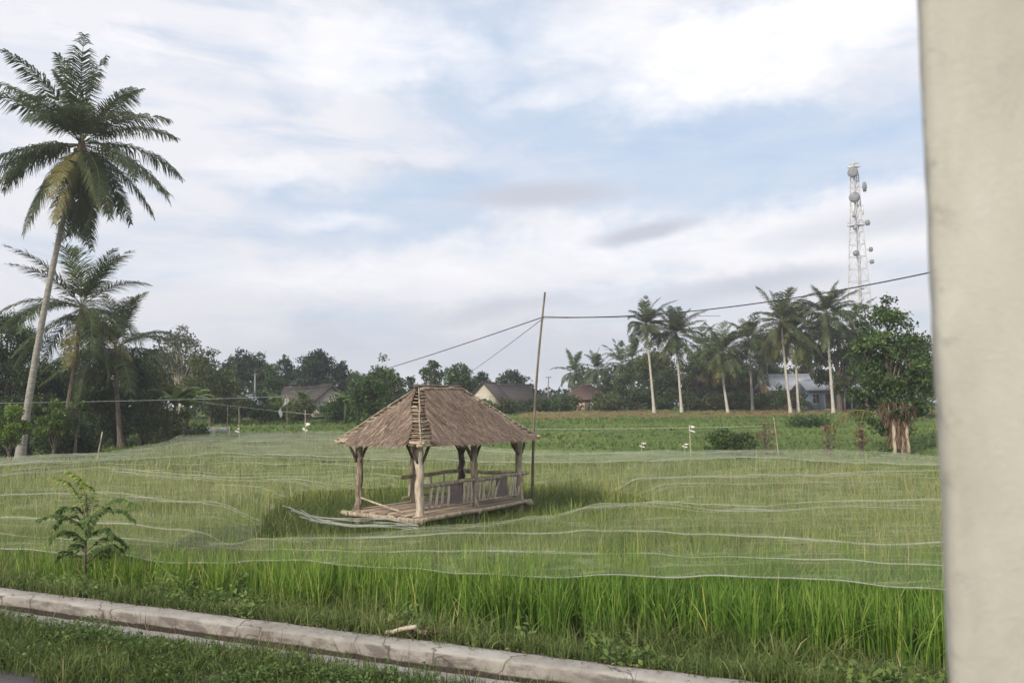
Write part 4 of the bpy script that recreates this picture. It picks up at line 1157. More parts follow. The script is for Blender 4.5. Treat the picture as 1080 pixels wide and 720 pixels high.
T("broadleaf_tree", 418, 78, 392, 15, "dark", "dark low tree right behind the left slope of the shelter roof", trunk=0.08, seed=18)
T("broadleaf_tree", 456, 108, 379, 14, "mid", "flat topped tree behind the shelter ridge", seed=19, group=TG, clump=0.36)
T("broadleaf_tree", 484, 108, 381, 16, "mid", "tree with a pointed crown behind the right end of the ridge", seed=20, group=TG, clump=0.36)
T("broadleaf_tree", 508, 118, 391, 11, "bluish", "little tree left of the dark roofed farmhouse", seed=21, group=TG, clump=0.4)
T("broadleaf_tree", 540, 124, 388, 16, "bluish", "thin grey-green tree behind the dark roofed farmhouse", seed=22, group=TG, dens=0.55, clump=0.36)
# right mass
T("broadleaf_tree", 664, 108, 386, 20, "dark", "dark bushy tree behind the left slim palm's trunk", trunk=0.1, seed=30)
T("broadleaf_tree", 699, 110, 388, 24, "dark", "dark tree filling the gap between the two slim palms", trunk=0.08, seed=31)
T("broadleaf_tree", 735, 112, 372, 24, "olive", "olive tree behind the right slim palm", trunk=0.1, seed=32)
T("broadleaf_tree", 772, 116, 366, 26, "dark", "dark tree behind the yellow-fronded palm", trunk=0.1, seed=33)
T("broadleaf_tree", 858, 122, 344, 24, "mid", "green tree behind the blue house roof", trunk=0.35, seed=34)
T("broadleaf_tree", 690, 118, 356, 24, "olive", "tall olive tree behind and above the gap between the two slim palms", trunk=0.2, seed=41, nclump=30)
T("broadleaf_tree", 750, 120, 352, 22, "mid", "tall green tree behind the yellow-fronded palm's left side", trunk=0.2, seed=42, nclump=28)
T("broadleaf_tree", 806, 118, 350, 24, "dark", "tall dark tree left of the tall ragged palm", trunk=0.2, seed=43, nclump=30)
T("broadleaf_tree", 640, 124, 398, 16, "dark", "low dark tree right of the pink walled hut", trunk=0.1, seed=44)
T("broadleaf_tree", 40, 55, 384, 34, "dark", "low dense dark tree behind the leaning palm's foot", trunk=0.03, seed=50, nclump=34, leaf=0.18)
T("broadleaf_tree", 98, 55, 388, 34, "dark", "low dense dark tree between the two left palms' feet", trunk=0.03, seed=51, nclump=34, leaf=0.18)
T("broadleaf_tree", 152, 102, 366, 22, "mid", "green tree left of and behind the pale feathery tree", trunk=0.1, seed=52, nclump=28)
T("broadleaf_tree", 284, 108, 382, 20, "mid", "lower green tree filling the dark row left of its small gappy tree", trunk=0.05, seed=53, group=TG)
T("broadleaf_tree", 316, 108, 386, 18, "bluish", "lower tree filling the dark row right of its small gappy tree", trunk=0.05, seed=54, group=TG)
T("broadleaf_tree", 374, 104, 390, 18, "mid", "lower green tree right of the dark row's end", trunk=0.05, seed=55, group=TG)
T("broadleaf_tree", 434, 112, 396, 16, "bluish", "dark tree just left of the shelter ridge", trunk=0.05, seed=56, group=TG)
T("broadleaf_tree", 500, 112, 399, 12, "mid", "low tree directly above the pale farmhouse gable", trunk=0.05, seed=57, group=TG)
T("broadleaf_tree", 560, 124, 404, 14, "bluish", "low dark tree left of the bamboo pole, beyond the shed", trunk=0.05, seed=58, group=TG)
T("bamboo_clump", 886, 99, 322, 26, "olive", "feathery yellow-green bamboo clump at the foot of the telecom tower", trunk=0.05, seed=35, nclump=44, dens=1.3, clump=0.25)
T("broadleaf_tree", 915, 98, 320, 22, "dark", "dark tree between the bamboo clump and the mango tree", trunk=0.1, seed=36)
T("broadleaf_tree", 975, 80, 352, 34, "dark", "dark tree behind the mango tree, next to the pillar", trunk=0.1, seed=37)
T("broadleaf_tree", 1040, 78, 330, 45, "mid", "tree hidden behind the pillar", trunk=0.15, seed=38)
T("mango_tree", 941, 48, 309, 50, "mango", "large leafy mango tree just left of the pillar with glossy dark leaves", trunk=0.07, seed=40, nclump=100, leaf=0.23, dens=0.8, clump=0.19)

# banana plants
def banana(px, D, top, label, seed, nl=8, group="banana plants"):
    rs = np.random.default_rng(seed); b = base_at(px, D); Ht = PD(px, top, D)[2] - b[2]
    root = empty("banana_plant", b, 0, label, "banana plant", group)
    gg = G(); gg.tube([[0, 0, -0.1], [0.05, 0, Ht * 0.35], [0.05, 0.03, Ht * 0.62]], [0.16, 0.13, 0.08], 8); gg.build("stem", M["olive"], root, smooth=True)
    gg = G()
    for q in range(nl):
        az_ = q * 2.4 + rs.normal(0, 0.3); el_ = rs.uniform(0.7, 1.4); L = Ht * rs.uniform(0.42, 0.6); K = 9
        t = np.linspace(0, 1, K); e = el_ - 1.7 * t ** 1.5
        hx = np.cumsum(np.r_[0, np.cos(e[:-1])]) * L / K; hz = np.cumsum(np.r_[0, np.sin(e[:-1])]) * L / K
        out = np.array([math.cos(az_), math.sin(az_), 0]); sd2 = np.array([-math.sin(az_), math.cos(az_), 0])
        c = np.array([0.05, 0.03, Ht * 0.58]) + hx[:, None] * out + np.stack([0 * hz, 0 * hz, hz], 1)
        w = 0.32 * np.sin(np.clip(t * 0.9 + 0.08, 0, 1) * math.pi) ** 0.7
        A = c + sd2 * w[:, None] - [0, 0, 0.1]; Bq = c - sd2 * w[:, None] - [0, 0, 0.1]
        V = np.concatenate([A, c, Bq]); F_ = [[k, k + 1, K + k + 1, K + k] for k in range(K - 1)] + [[K + k, K + k + 1, 2 * K + k + 1, 2 * K + k] for k in range(K - 1)]
        gg.add(V, np.array(F_), rs.uniform(0.3, 0.9))
    gg.build("leaves", M["lime"] if seed % 2 else M["weed"], root)


for px, D, top, lab in [(184, 60, 396, "pair of banana plants' left one, above the dark hedge at left"), (197, 61, 402, "right one of the pair of banana plants above the dark hedge at left"), (286, 88, 410, "banana plant left of the flag stakes"),
                        (318, 90, 406, "banana plant just left of the grey gabled house"), (364, 80, 408, "banana plant right of the grey gabled house"), (377, 78, 412, "banana plant beside the bushy tree left of the shelter roof")]:
    banana(px, D, top, lab, int(px), 9)


# shrubs and hedges: each bush its own thing
def bush(px, D, top, hw, mat, label, seed, group, leaf=None, dens=1.0, name="shrub", nclump=12):
    return tree(name, px, D, top, hw, mat, label, "shrub", trunk=0.0, seed=seed, group=group, leaf=leaf, dens=dens, nclump=nclump, clump=0.42)


HG = "dark bushes at the foot of the left trees"
bl = [(-40, "dark bush cut off at the left edge by the net"), (-5, "dark bush below the yellow-green sapling at the left edge"), (28, "dark bush at the foot of the leaning palm"), (60, "dark bush behind the upright sapling's stem"),
      (92, "dark bush just left of the bare leaning stick"), (122, "brownish dark bush right of the bare leaning stick"), (150, "dark bush in the middle of the hedge below the low palm"), (176, "dark bush under the left banana plant"), (196, "last dark bush of the left hedge, before the white wall")]
for q, (px, lab) in enumerate(bl):
    bush(px, 47 + (q % 3) * 1.5 if px < 110 else 56, [440, 446, 448, 438, 442, 428, 430, 426, 430][q], 22, ["dark", "dark", "bluish", "dark", "dark", "olive", "dark", "olive", "dark"][q], lab, 60 + q, HG, 0.16)
HG2 = "low green bushes before the far left houses"
for q, (px, top) in enumerate([(232, 418), (254, 416), (276, 412), (300, 418), (322, 420), (350, 424), (372, 420), (398, 418), (420, 420)]):
    bush(px, 84 + (q % 2) * 4, top, 15, ["mid", "olive", "mid", "lime", "olive", "mid", "mid", "mid", "dark"][q],
         ["low bush right of the white wall segments", "low bush behind the slim grey stake", "low bush left of the longer white rag", "bright green bush behind the longer white rag", "dull bush behind the short flag stake",
          "low bush before the grey gabled house", "low bush right of the grey gabled house", "low bush under the bright rounded tree", "low dark bush at the left eave of the shelter"][q], 80 + q, HG2)
HG3 = "hedge bushes below the right palms"
hx_ = [(560, 420), (580, 419), (598, 417), (646, 416), (672, 414), (696, 416), (726, 415), (752, 414), (780, 412), (804, 414), (860, 424), (890, 420), (912, 412)]
hl = ["hedge bush right of the farmhouse, left of the thin pole", "hedge bush right behind the bamboo pole", "hedge bush left of the pink walled hut", "hedge bush right of the pink walled hut", "hedge bush left of the slim palm pair", "hedge bush between the slim palm pair",
      "hedge bush right of the slim palm pair", "hedge bush left of the yellow-fronded palm", "hedge bush right of the yellow-fronded palm", "hedge bush left of the brick house", "hedge bush in front of the blue house", "hedge bush right of the blue house", "hedge bush left of the mango tree, far back"]
for q, (px, top) in enumerate(hx_):
    bush(px, 104 + (q % 3) * 2, top, 15, ["dark", "mid", "dark", "olive"][q % 4], hl[q], 100 + q, HG3)
bush(822, 100, 404, 13, "mid", "bushy shrub in front of the brick house wall", 140, HG3)
bush(846, 101, 412, 9, "olive", "small shrub between the brick house and the blue house", 141, HG3)
bush(632, 106, 416, 12, "olive", "dull shrub at the right end of the pink wall", 142, HG3)
bush(606, 107, 418, 9, "mid", "little shrub before the left end of the pink wall", 143, HG3)
bush(356, 84, 412, 14, "mid", "shrub hiding the right wall of the grey gabled house", 144, HG2)
bush(512, 100, 420, 12, "mid", "shrub below the pale farmhouse gable", 145, HG3)
bush(534, 100, 418, 14, "olive", "shrub before the long dark farmhouse roof", 146, HG3)
TB = "bushes on the green terraces at right"
bush(762, 46, 452, 20, "mid", "round green bush on the terrace left of the dry brown stalks", 120, TB, 0.16)
bush(785, 44, 455, 17, "dark", "darker bush beside the round green terrace bush", 121, TB, 0.15)
bush(806, 46, 436, 10, "dry", "tall dry brown bush on the terrace left of the crooked pale stick", 122, TB, 0.13, 0.4)
bush(872, 45, 446, 11, "dry", "dry brown bush at the left foot of the arching frond", 123, TB, 0.12, 0.4)
bush(907, 44, 444, 9, "dry", "thin dry brown bush between the arching frond and the mango tree", 124, TB, 0.12, 0.35)
bush(852, 70, 440, 22, "mid", "green bush on the upper terrace below the pale palm trunks", 125, TB, 0.2)
bush(932, 45, 468, 7, "weed", "small leafy green weed at the foot of the mango tree", 126, TB, 0.16, 0.8)

# saplings at the left, on thin stems
tree("sapling", 12, 40, 425, 19, "lime", "yellow-green sapling at the left edge on a thin stem", "sapling", trunk=0.42, seed=130, nclump=20, leaf=0.13, dens=1.7, group="saplings before the left trees", clump=0.36)
tree("sapling", 58, 40, 420, 17, "weed", "upright leafy sapling right of the leaning palm's foot", "sapling", trunk=0.42, seed=131, nclump=20, leaf=0.13, dens=1.7, group="saplings before the left trees", clump=0.36)
tree("sapling", 80, 41, 412, 11, "mid", "taller thin dark sapling with drooping leaves, right of the upright sapling", "sapling", trunk=0.5, seed=132, nclump=14, leaf=0.16, dens=0.5, group="saplings before the left trees", clump=0.34)

# dead-frond skirt on the mango trunk, a fallen arching frond beside it
b = base_at(946, 46.6)
root = empty("dry_frond_stack", b, 0, "dry brown palm fronds heaped round pale stems at the foot of the mango tree", "dry fronds")
for sx, ln in ((-0.35, 0.1), (0.45, -0.12), (0.1, 0.0)):
    gg = G(); log(gg, (sx, -0.25, -0.1), (sx + ln, -0.1, 2.9 if sx else 2.2), 0.11, 0.03, 8, 7, 0.8); gg.build("stem", M["log"], root, smooth=True)
gg = G(); n = 2600
a = rng.uniform(0, 6.28, n); r0_ = rng.uniform(0.2, 0.52, n); zt = np.where(rng.random(n) < 0.45, rng.uniform(2.1, 3.0, n), rng.uniform(0.5, 2.3, n))
rad = r0_ * (0.8 + 0.75 * sstep(1.9, 2.6, zt))
c0 = np.stack([rad * np.cos(a) * 1.15, rad * np.sin(a) * 0.8, zt], 1)
dv = unit(np.stack([np.cos(a) * 0.05, np.sin(a) * 0.05, -np.ones(n)], 1) + rng.normal(0, 0.2, (n, 3)))
sdv = unit(np.cross(dv, rng.normal(size=(n, 3)))); Lq = rng.uniform(0.3, 0.8, n)[:, None]; wq = 0.03
Lq = np.minimum(Lq, (zt[:, None]) * 0.95)
gg.quads(np.stack([c0 - sdv * wq, c0 + sdv * wq, c0 + dv * Lq + sdv * wq * 0.4, c0 + dv * Lq - sdv * wq * 0.4], 1), np.clip(rng.normal(0.45, 0.25, n), 0, 1))
gg.build("dry_leaves", M["dry"], root)
b = base_at(925, 44)
root = empty("fallen_frond", b, 0, "yellowing palm frond arching over the terrace left of the dry frond stack", "palm frond")
gg = G(); K = 14; tt = np.linspace(0, 1, K)
pts = np.array([PD(924 - 58 * t_, 436 + 26 * t_ ** 2.2 - 7 * math.sin(t_ * 3.1), 44) - b for t_ in tt])
gg.tube(pts, 0.03 * (1.1 - tt), 4, 0.95)
for q in range(70):
    u = rng.uniform(0.1, 1); c = np.array([np.interp(u, tt, pts[:, k_]) for k_ in range(3)]); dx_ = np.array([rng.normal(-0.25, 0.15), rng.normal(0, 0.25), -rng.uniform(0.5, 1.0)]) * rng.uniform(0.6, 1)
    gg.quads(np.array([[c - [0.02, 0, 0], c + [0.02, 0, 0], c + dx_ + [0.006, 0, 0], c + dx_]]), rng.uniform(0.3, 0.9))
gg.build("leaflets", M["palmy"], root)

# distant woods behind everything: one mass nobody could count
n = 60000
gg = G(); x = rng.uniform(-190, 210, n); y = rng.uniform(150, 200, n)
top = 1.95 + 8.2 + 2.2 * nz(x, y * 0.3, 0.09) + 1.0 * nz(x, 0 * y, 0.5, 3)
pp = x / y * 850 + 540
top = np.where((pp > 415) & (pp < 600), top * 0.55, top)
z = 1.9 + (top - 1.9) * rng.random(n) ** 0.6
leaf_quads(np.stack([x, y, z], 1), 0.75, 0.65, np.clip(rng.normal(0.4, 0.2, n), 0, 1), gg, 0.3)
tag(gg.build("distant_woods", M["bluish"]), kind="stuff")

# ------------------------------------------------------------------ houses
def house(px, D, w, d, hw_, hr, wall, roofm, label, yaw=0.0, gable_front=False, hip=False, over=0.5, wins=(), doors=(), z0=None, cat="house", porch=None):
    b = base_at(px, D)
    if z0 is not None: b[2] = z0
    root = empty("house", b, yaw, label, cat)
    gg = G(); gg.box((0, 0, hw_ / 2), (w, d, hw_))
    if not hip:
        if gable_front:
            for sy in (-1, 1):
                y_ = sy * d / 2
                gg.add([[-w / 2, y_ - 0.06, hw_], [w / 2, y_ - 0.06, hw_], [0, y_ - 0.06, hw_ + hr], [-w / 2, y_ + 0.06, hw_], [w / 2, y_ + 0.06, hw_], [0, y_ + 0.06, hw_ + hr]], [np.array([[0, 1, 2], [5, 4, 3]]), np.array([[0, 2, 5, 3], [1, 4, 5, 2]])])
        else:
            for sx in (-1, 1):
                x_ = sx * w / 2
                gg.add([[x_ - 0.06, -d / 2, hw_], [x_ - 0.06, d / 2, hw_], [x_ - 0.06, 0, hw_ + hr], [x_ + 0.06, -d / 2, hw_], [x_ + 0.06, d / 2, hw_], [x_ + 0.06, 0, hw_ + hr]], [np.array([[0, 2, 1], [3, 4, 5]]), np.array([[0, 3, 5, 2], [1, 2, 5, 4]])])
    gg.build("wall", M[wall], root)
    gg = G(); th_ = 0.14; sag = 0.03
    o = over; z1 = hw_ + 0.03; k_ = hr / ((w if gable_front else d) / 2)
    if gable_front: W2, D2 = w / 2 + o, d / 2 + o; ze_ = z1 - o * k_; A = [(-W2, -D2, ze_), (W2, -D2, ze_), (W2, D2, ze_), (-W2, D2, ze_)]; rA, rB = (0, -D2, z1 + hr), (0, D2, z1 + hr); fs = [[A[3], A[0], rA, rB], [A[1], A[2], rB, rA]]
    else:
        W2, D2 = w / 2 + o, d / 2 + o; ze_ = z1 - o * k_; A = [(-W2, -D2, ze_), (W2, -D2, ze_), (W2, D2, ze_), (-W2, D2, ze_)]
        ih = (D2 if hip else 0); rA, rB = (-W2 + ih, 0, z1 + hr), (W2 - ih, 0, z1 + hr)
        fs = [[A[0], A[1], rB, rA], [A[2], A[3], rA, rB]]
        if hip: fs += [[A[3], A[0], rA, rA], [A[1], A[2], rB, rB]]
    for q in fs:
        q = np.array(q, float); lo = q - [0, 0, th_ * 0]; hi = q + [0, 0, th_]
        gg.add(np.vstack([lo, hi]), np.array([[3, 2, 1, 0], [4, 5, 6, 7], [0, 1, 5, 4], [1, 2, 6, 5], [2, 3, 7, 6], [3, 0, 4, 7]]))
    gg.tube([np.array(rA) + [0, 0, th_], np.array(rB) + [0, 0, th_]], 0.12, 6)
    gg.build("roof", M[roofm], root)
    def opening(nm, x, z, ww, hh, mt):
        gg = G(); gg.box((x, -d / 2 - 0.02, z), (ww, 0.08, hh)); p = gg.build(nm, M[mt], root)
        gg = G()
        for (cx, cz, a_, b_) in ((x - ww / 2, z, 0.09, hh + 0.1), (x + ww / 2, z, 0.09, hh + 0.1), (x, z - hh / 2, ww + 0.1, 0.09), (x, z + hh / 2, ww + 0.1, 0.09)):
            gg.box((cx, -d / 2 - 0.05 - (0.004 if a_ < b_ else 0), cz), (a_, 0.08, b_))
        if nm == "window": gg.box((x, -d / 2 - 0.06, z), (0.06, 0.05, hh))
        gg.build("frame", M["woodtrim"], p)
    for (x, z, ww, hh) in wins: opening("window", x, z, ww, hh, "glassd")
    for (x, ww, hh) in doors: opening("door", x, hh / 2 + 0.05, ww, hh, "bark")
    if porch:
        x0, x1, dep, hh = porch
        gg = G(); gg.box(((x0 + x1) / 2, -d / 2 - dep / 2 - 0.1, hh + 0.15), (x1 - x0, dep, 0.1)); pr = gg.build("porch_roof", M[roofm], root)
        for x in (x0 + 0.1, (x0 + x1) / 2, x1 - 0.1):
            gg = G(); gg.box((x, -d / 2 - dep, hh / 2 + 0.05), (0.13, 0.13, hh)); gg.build("porch_post", M["white"], root)
    return root


house(343, 96, 4.2, 5, 1.7, 1.8, "cream", "tile", "small grey gabled house half hidden by trees left of the shelter", yaw=0.5, gable_front=True, wins=[(-1.0, 1.0, 0.8, 0.7)], doors=[(0.8, 0.8, 1.6)])
house(325, 104, 5, 4, 1.7, 1.5, "brick", "tile", "long low dark roof just left behind the grey gabled house", over=0.7, wins=[(0, 1.2, 1, 0.9)])
house(516, 108, 3.4, 6.0, 2.0, 1.8, "cream", "tile", "farmhouse gable with a pale triangular front, just right of the shelter ridge", yaw=-0.25, gable_front=True, wins=[(0, 1.3, 0.9, 0.9)])
house(527, 118, 8.0, 6, 1.7, 2.0, "brick", "tile", "long farmhouse with the broad dark tiled roof right of the shelter ridge", over=0.8, wins=[(-2.3, 1.0, 0.9, 0.8), (1, 1.0, 0.9, 0.8)], doors=[(2.8, 0.8, 1.5)])
house(556, 120, 5, 4, 1.5, 0.9, "cream", "tile", "low shed with a grey roof at the right end of the dark roofed farmhouse", over=0.5, wins=[(0, 1, 0.8, 0.7)])
house(618, 116, 6.6, 5, 1.8, 1.7, "pink", "tiler", "hut with pink wall and brown roof under the small distant palms", over=0.5, wins=[(-2.1, 1.0, 0.9, 0.8), (2.0, 1.0, 0.9, 0.8)], doors=[(0, 0.9, 1.6)], hip=True)
house(756, 118, 8, 6, 2.3, 2.2, "brick", "tiler", "brown roofed hut in the shade behind the yellow-fronded palm", over=0.7, wins=[(-2, 1.2, 1, 0.9)], doors=[(1, 0.9, 1.8)])
house(829, 112, 5.4, 5, 2.9, 1.7, "brick", "zinc", "brick house under a pale sheet roof behind the tall ragged palm", over=0.6, wins=[(-1.6, 1.5, 1.0, 1.1), (1.7, 1.5, 1.0, 1.1)], doors=[(0.1, 0.9, 2.0)], z0=2.0)
house(862, 106, 3.9, 5, 2.6, 1.1, "bluewall", "zinc", "blue walled house with a shiny white sheet roof left of the mango tree", over=0.5, wins=[(-1.1, 1.4, 0.9, 1.2)], doors=[(0.5, 0.9, 2.0)], z0=2.0, porch=(1.0, 3.0, 1.4, 2.0))
house(893, 108, 2.8, 3, 2.2, 1.2, "cream", "zinc", "little cream shed with a pale roof seen right of the blue house", over=0.4, wins=[(0.6, 1.3, 0.8, 0.9)], doors=[(-0.7, 0.8, 1.8)], z0=2.0)
house(262, 100, 3.6, 3, 1.6, 0.9, "brick", "zinc", "small reddish hut with a pale roof among the far left bushes", over=0.4, wins=[(-1.1, 1.0, 0.7, 0.6)], doors=[(0.4, 0.7, 1.4)])

# white low wall in three segments at left
b = base_at(218, 64)
root = empty("low_wall", b, 0, "low white wall of three segments at the field edge, left of the stakes", "wall")
for q, cx in enumerate((-1.25, 0.05, 1.2)):
    gg = G(); gg.box((cx, 0, 0.62), (1.12, 0.1, 0.34)); gg.build("wall_segment", M["white"], root)
for cx in (-1.84, -0.62, 0.64, 1.80):
    gg = G(); gg.box((cx, 0.0, 0.4), (0.1, 0.16, 0.9)); gg.build("wall_post", M["cream"], root)

# utility poles
def upole(px, D, top, label, lean=0):
    b = base_at(px, D); tp = PD(px + lean, top, D) - b
    root = empty("utility_pole", b, 0, label, "utility pole", "utility poles far off")
    gg = G(); gg.tube([(0, 0, 0), tp * 0.5, tp], [0.13, 0.11, 0.09], 7); gg.build("pole_shaft", M["dish"], root, smooth=True)
    gg = G(); gg.box((tp[0], 0, tp[2] - 0.12), (0.9, 0.1, 0.1)); gg.build("crossarm", M["bark"], root)


upole(578, 124, 397, "far thin utility pole right of the bamboo pole, above the hedge", 0.5)
upole(269, 100, 394, "far thin utility pole in front of the dark tree row at left")

# ------------------------------------------------------------------ telecom tower
TD = 200.0
tb = base_at(907, TD); tb[0] = PD(905.5, 300, TD)[0]
ttop = PD(897, 173, TD)[2] - tb[2]
tow = empty("telecom_tower", tb, R(18), "tall white steel lattice telecom tower with dish antennas rising behind the right trees", "tower")
def tw(z): return np.interp(z / ttop, [0, 0.455, 0.64, 0.83, 1.0], [2.8, 1.8, 1.35, 0.85, 0.66])
zs = np.concatenate([np.arange(0, ttop * 0.8, 3.1), np.linspace(ttop * 0.8, ttop, 9)])
cor = [(-1, -1), (1, -1), (1, 1), (-1, 1)]
for sx, sy in cor:
    gg = G(); gg.tube([(sx * tw(z), sy * tw(z), z) for z in zs], 0.15, 5); gg.build("leg", M["steel"], tow)
gg = G()
for k in range(len(zs)):
    z = zs[k]; w = tw(z)
    for q in range(4):
        a, c = cor[q], cor[(q + 1) % 4]
        gg.tube([(a[0] * w, a[1] * w, z), (c[0] * w, c[1] * w, z)], 0.075, 4)
        if k < len(zs) - 1:
            z2 = zs[k + 1]; w2 = tw(z2); mx_, my_ = (a[0] + c[0]) / 2, (a[1] + c[1]) / 2
            gg.tube([(a[0] * w, a[1] * w, z), (mx_ * w2, my_ * w2, z2)], 0.06, 4); gg.tube([(c[0] * w, c[1] * w, z), (mx_ * w2, my_ * w2, z2)], 0.06, 4)
gg.build("bracing", M["steel"], tow)
gg = G(); gg.tube([(0.3, -0.5, 0), (0.3, -0.5, ttop)], 0.12, 5); gg.tube([(-0.3, -0.5, 0), (-0.3, -0.5, ttop)], 0.12, 5)
gg.build("ladder", M["steel"], tow)
for f in (0.74, 0.985):
    z = ttop * f; w = tw(z) + 0.35
    gg = G(); gg.box((0, 0, z), (2 * w, 2 * w, 0.12))
    for s in (-1, 1):
        gg.box((0, s * w, z + 0.9), (2 * w, 0.08, 0.08)); gg.box((s * w, 0, z + 0.9), (0.08, 2 * w, 0.08))
        for s2 in (-1, 1): gg.box((s * w, s2 * w, z + 0.45), (0.09, 0.09, 0.9))
    gg.build("platform", M["steel"], tow)
def dish(z, side, r, az_, mt="dish"):
    o = np.array([side * (tw(z) + 0.75), -tw(z) - 0.3, z]); d = np.array([math.sin(az_), -math.cos(az_), 0])
    gg = G(); t = np.array([0, 0.05, 0.4, 0.42]); gg.tube([o + d * k for k in (0, 0.12, 0.75, 0.95)], [r * 0.55, r, r, r * 0.4], 18); p = gg.build("dish_antenna", M[mt], tow, smooth=False)
    gg = G(); gg.tube([o, (side * tw(z), -tw(z), z)], 0.09, 5); gg.build("bracket", M["steel"], p)
def hpx(y): return PD(900, y, TD)[2] - tb[2]
dish(hpx(184), -0.9, 1.25, -0.6); dish(hpx(198), 1.0, 1.25, 0.7); dish(hpx(210), -0.8, 1.3, -0.5)
dish(hpx(236), 1.0, 0.7, 0.4); dish(hpx(264), 1.0, 0.6, 0.8); dish(hpx(269), -1.0, 0.7, -0.3); dish(hpx(277), 1.0, 0.55, 0.4); dish(hpx(230), -1.0, 0.4, -0.6); dish(hpx(243), -1.0, 0.4, -0.3)
for z, s in ((hpx(222), 1), (hpx(222), -1)):
    gg = G(); gg.box((s * (tw(z) + 0.5), -tw(z), z), (0.35, 0.25, 2.4)); gg.build("panel_antenna", M["white"], tow)

# ------------------------------------------------------------------ foreground sapling on the bank
b = P(91, 617, 0.42); b[2] = float(H(b[0], b[1]))
root = empty("bank_sapling", b, 0, "young sapling with long drooping compound leaves growing on the bank at lower left", "sapling")
D0 = b[1]
def q3(px, py, dy=0.0): return PD(px, py, D0 + dy) - b
stem = [np.array([0, 0, -0.05]), q3(90, 585), q3(91, 560, 0.05), q3(92, 535, 0.0), q3(88, 515, 0.05)]
gg = G(); gg.tube(stem, [0.018, 0.015, 0.012, 0.009, 0.005], 6)
leafg = G()
branches = [([q3(91, 562), q3(78, 548, -.2), q3(60, 541, -.35), q3(40, 547, -.4)], 0.35), ([q3(91, 552), q3(105, 538, -.1), q3(124, 524, -.2), q3(146, 533, -.3)], 0.35), ([q3(90, 545), q3(84, 525, .1), q3(72, 508, .1), q3(55, 503, .15)], 0.85),
            ([q3(90, 540), q3(92, 520, -.1), q3(86, 505, -.15), q3(72, 497, -.2)], 0.95), ([q3(91, 548), q3(98, 530, .2), q3(94, 514, .3), q3(82, 508, .4)], 0.45), ([q3(91, 575), q3(82, 566, -.15), q3(68, 558, -.2), q3(54, 566, -.25)], 0.25),
            ([q3(91, 570), q3(100, 560, -.2), q3(112, 556, -.3), q3(120, 566, -.4)], 0.3), ([q3(91, 555), q3(96, 545, -.4), q3(98, 543, -.6), q3(92, 558, -.8)], 0.4), ([q3(91, 590), q3(104, 578, -.1), q3(118, 573, -.2), q3(128, 582, -.2)], 0.3), ([q3(90, 592), q3(76, 583, .1), q3(66, 580, .1), q3(58, 590, .1)], 0.4)]
for _ in range(9):
    h_ = rng.uniform(535, 600); a_ = rng.uniform(0, 6.28); L_ = rng.uniform(0.35, 0.7); s_ = q3(91, h_); o_ = np.array([math.cos(a_), math.sin(a_), 0])
    branches.append(([s_, s_ + o_ * L_ * 0.4 + [0, 0, 0.16], s_ + o_ * L_ * 0.8 + [0, 0, 0.16], s_ + o_ * L_ * 1.1 - [0, 0, 0.02]], rng.uniform(0.2, 0.6)))
for pts, tone in branches:
    pts = np.array(pts); ti = np.linspace(0, 3, 16)
    pp_ = np.stack([np.interp(ti, range(4), pts[:, k]) for k in range(3)], 1)
    pp_[1:-1] = (pp_[:-2] + pp_[1:-1] * 2 + pp_[2:]) / 4
    gg.tube(pp_, np.linspace(0.007, 0.002, 16), 4, 0.3, cap=False)
    T_ = unit(np.gradient(pp_, axis=0))
    for u in np.linspace(0.18, 1, 24):
        c = np.array([np.interp(u * 15, range(16), pp_[:, k]) for k in range(3)]); t_ = T_[min(int(u * 15), 15)]
        sd3 = unit(np.cross(t_, [0, 0, 1.0]))
        for s in (-1, 1):
            L = rng.uniform(0.09, 0.15) * (1.05 - 0.35 * u); d_ = unit(t_ * 0.5 + s * sd3 * 0.8 + np.array([0, 0, -0.45]) + rng.normal(0, 0.12, 3))
            w_ = unit(np.cross(d_, [0, 0, 1.0]) + rng.normal(0, 0.2, 3)) * L * 0.30
            m_ = c + d_ * L * 0.5 + [0, 0, 0.012]; e_ = c + d_ * L - [0, 0, 0.02]
            r_ = np.clip(tone + rng.normal(0, 0.12), 0, 1)
            leafg.quads(np.array([[c, m_ - w_, m_, m_ + w_], [m_, m_ - w_, e_, m_ + w_]]), r_)
gg.build("stem", M["bark"], root, smooth=True)
leafg.build("leaves", M["sapl"], root)

# broken sticks and litter on the kerb
kx, ky = P(430, 662, 0.75)[:2]
def debris(label, pa, pb_, r, z0, z1, mat="log"):
    a = P(*pa, z0); c = P(*pb_, z1)
    gg = G(); o_ = np.array([a[0], a[1], z0]); log(gg, (0, 0, 0), c - o_, r, 0.006, 6, 6, 0.9)
    ob = gg.build("broken_stick", M[mat], None, smooth=True, loc=o_); tag(ob, label, "stick", "broken sticks on the kerb")
debris("pale broken stick lying across the back of the kerb, its right end raised", (408, 666), (439, 660), 0.022, 0.75, 0.86)
debris("short dark stick propped under the pale broken stick on the kerb", (427, 660), (433, 669), 0.014, 0.84, 0.74, "logd")
debris("short brown stick right of the pale broken stick, slanting down to the kerb", (436, 661), (448, 669), 0.017, 0.84, 0.75)
gg = G()
n = 900; s = rng.uniform(-2, 9, n); d = rng.normal(-0.04, 0.09, n); d = np.clip(d, -0.33, 0.25); x, y = at_sd(s, d)
leaf_quads(np.stack([x, y, np.where(d > 0, H(x, y), 0.725) + 0.008 + rng.random(n) * 0.008], 1), 0.03, 0.5, rng.random(n), gg, 3.0)
x0, y0 = P(440, 668, 0.74)[:2]
n = 120; leaf_quads(np.stack([x0 + rng.normal(0, 0.16, n), y0 + rng.normal(0, 0.07, n), 0.745 + rng.random(n) * 0.05], 1), 0.05, 0.4, rng.random(n), gg, 1.0)
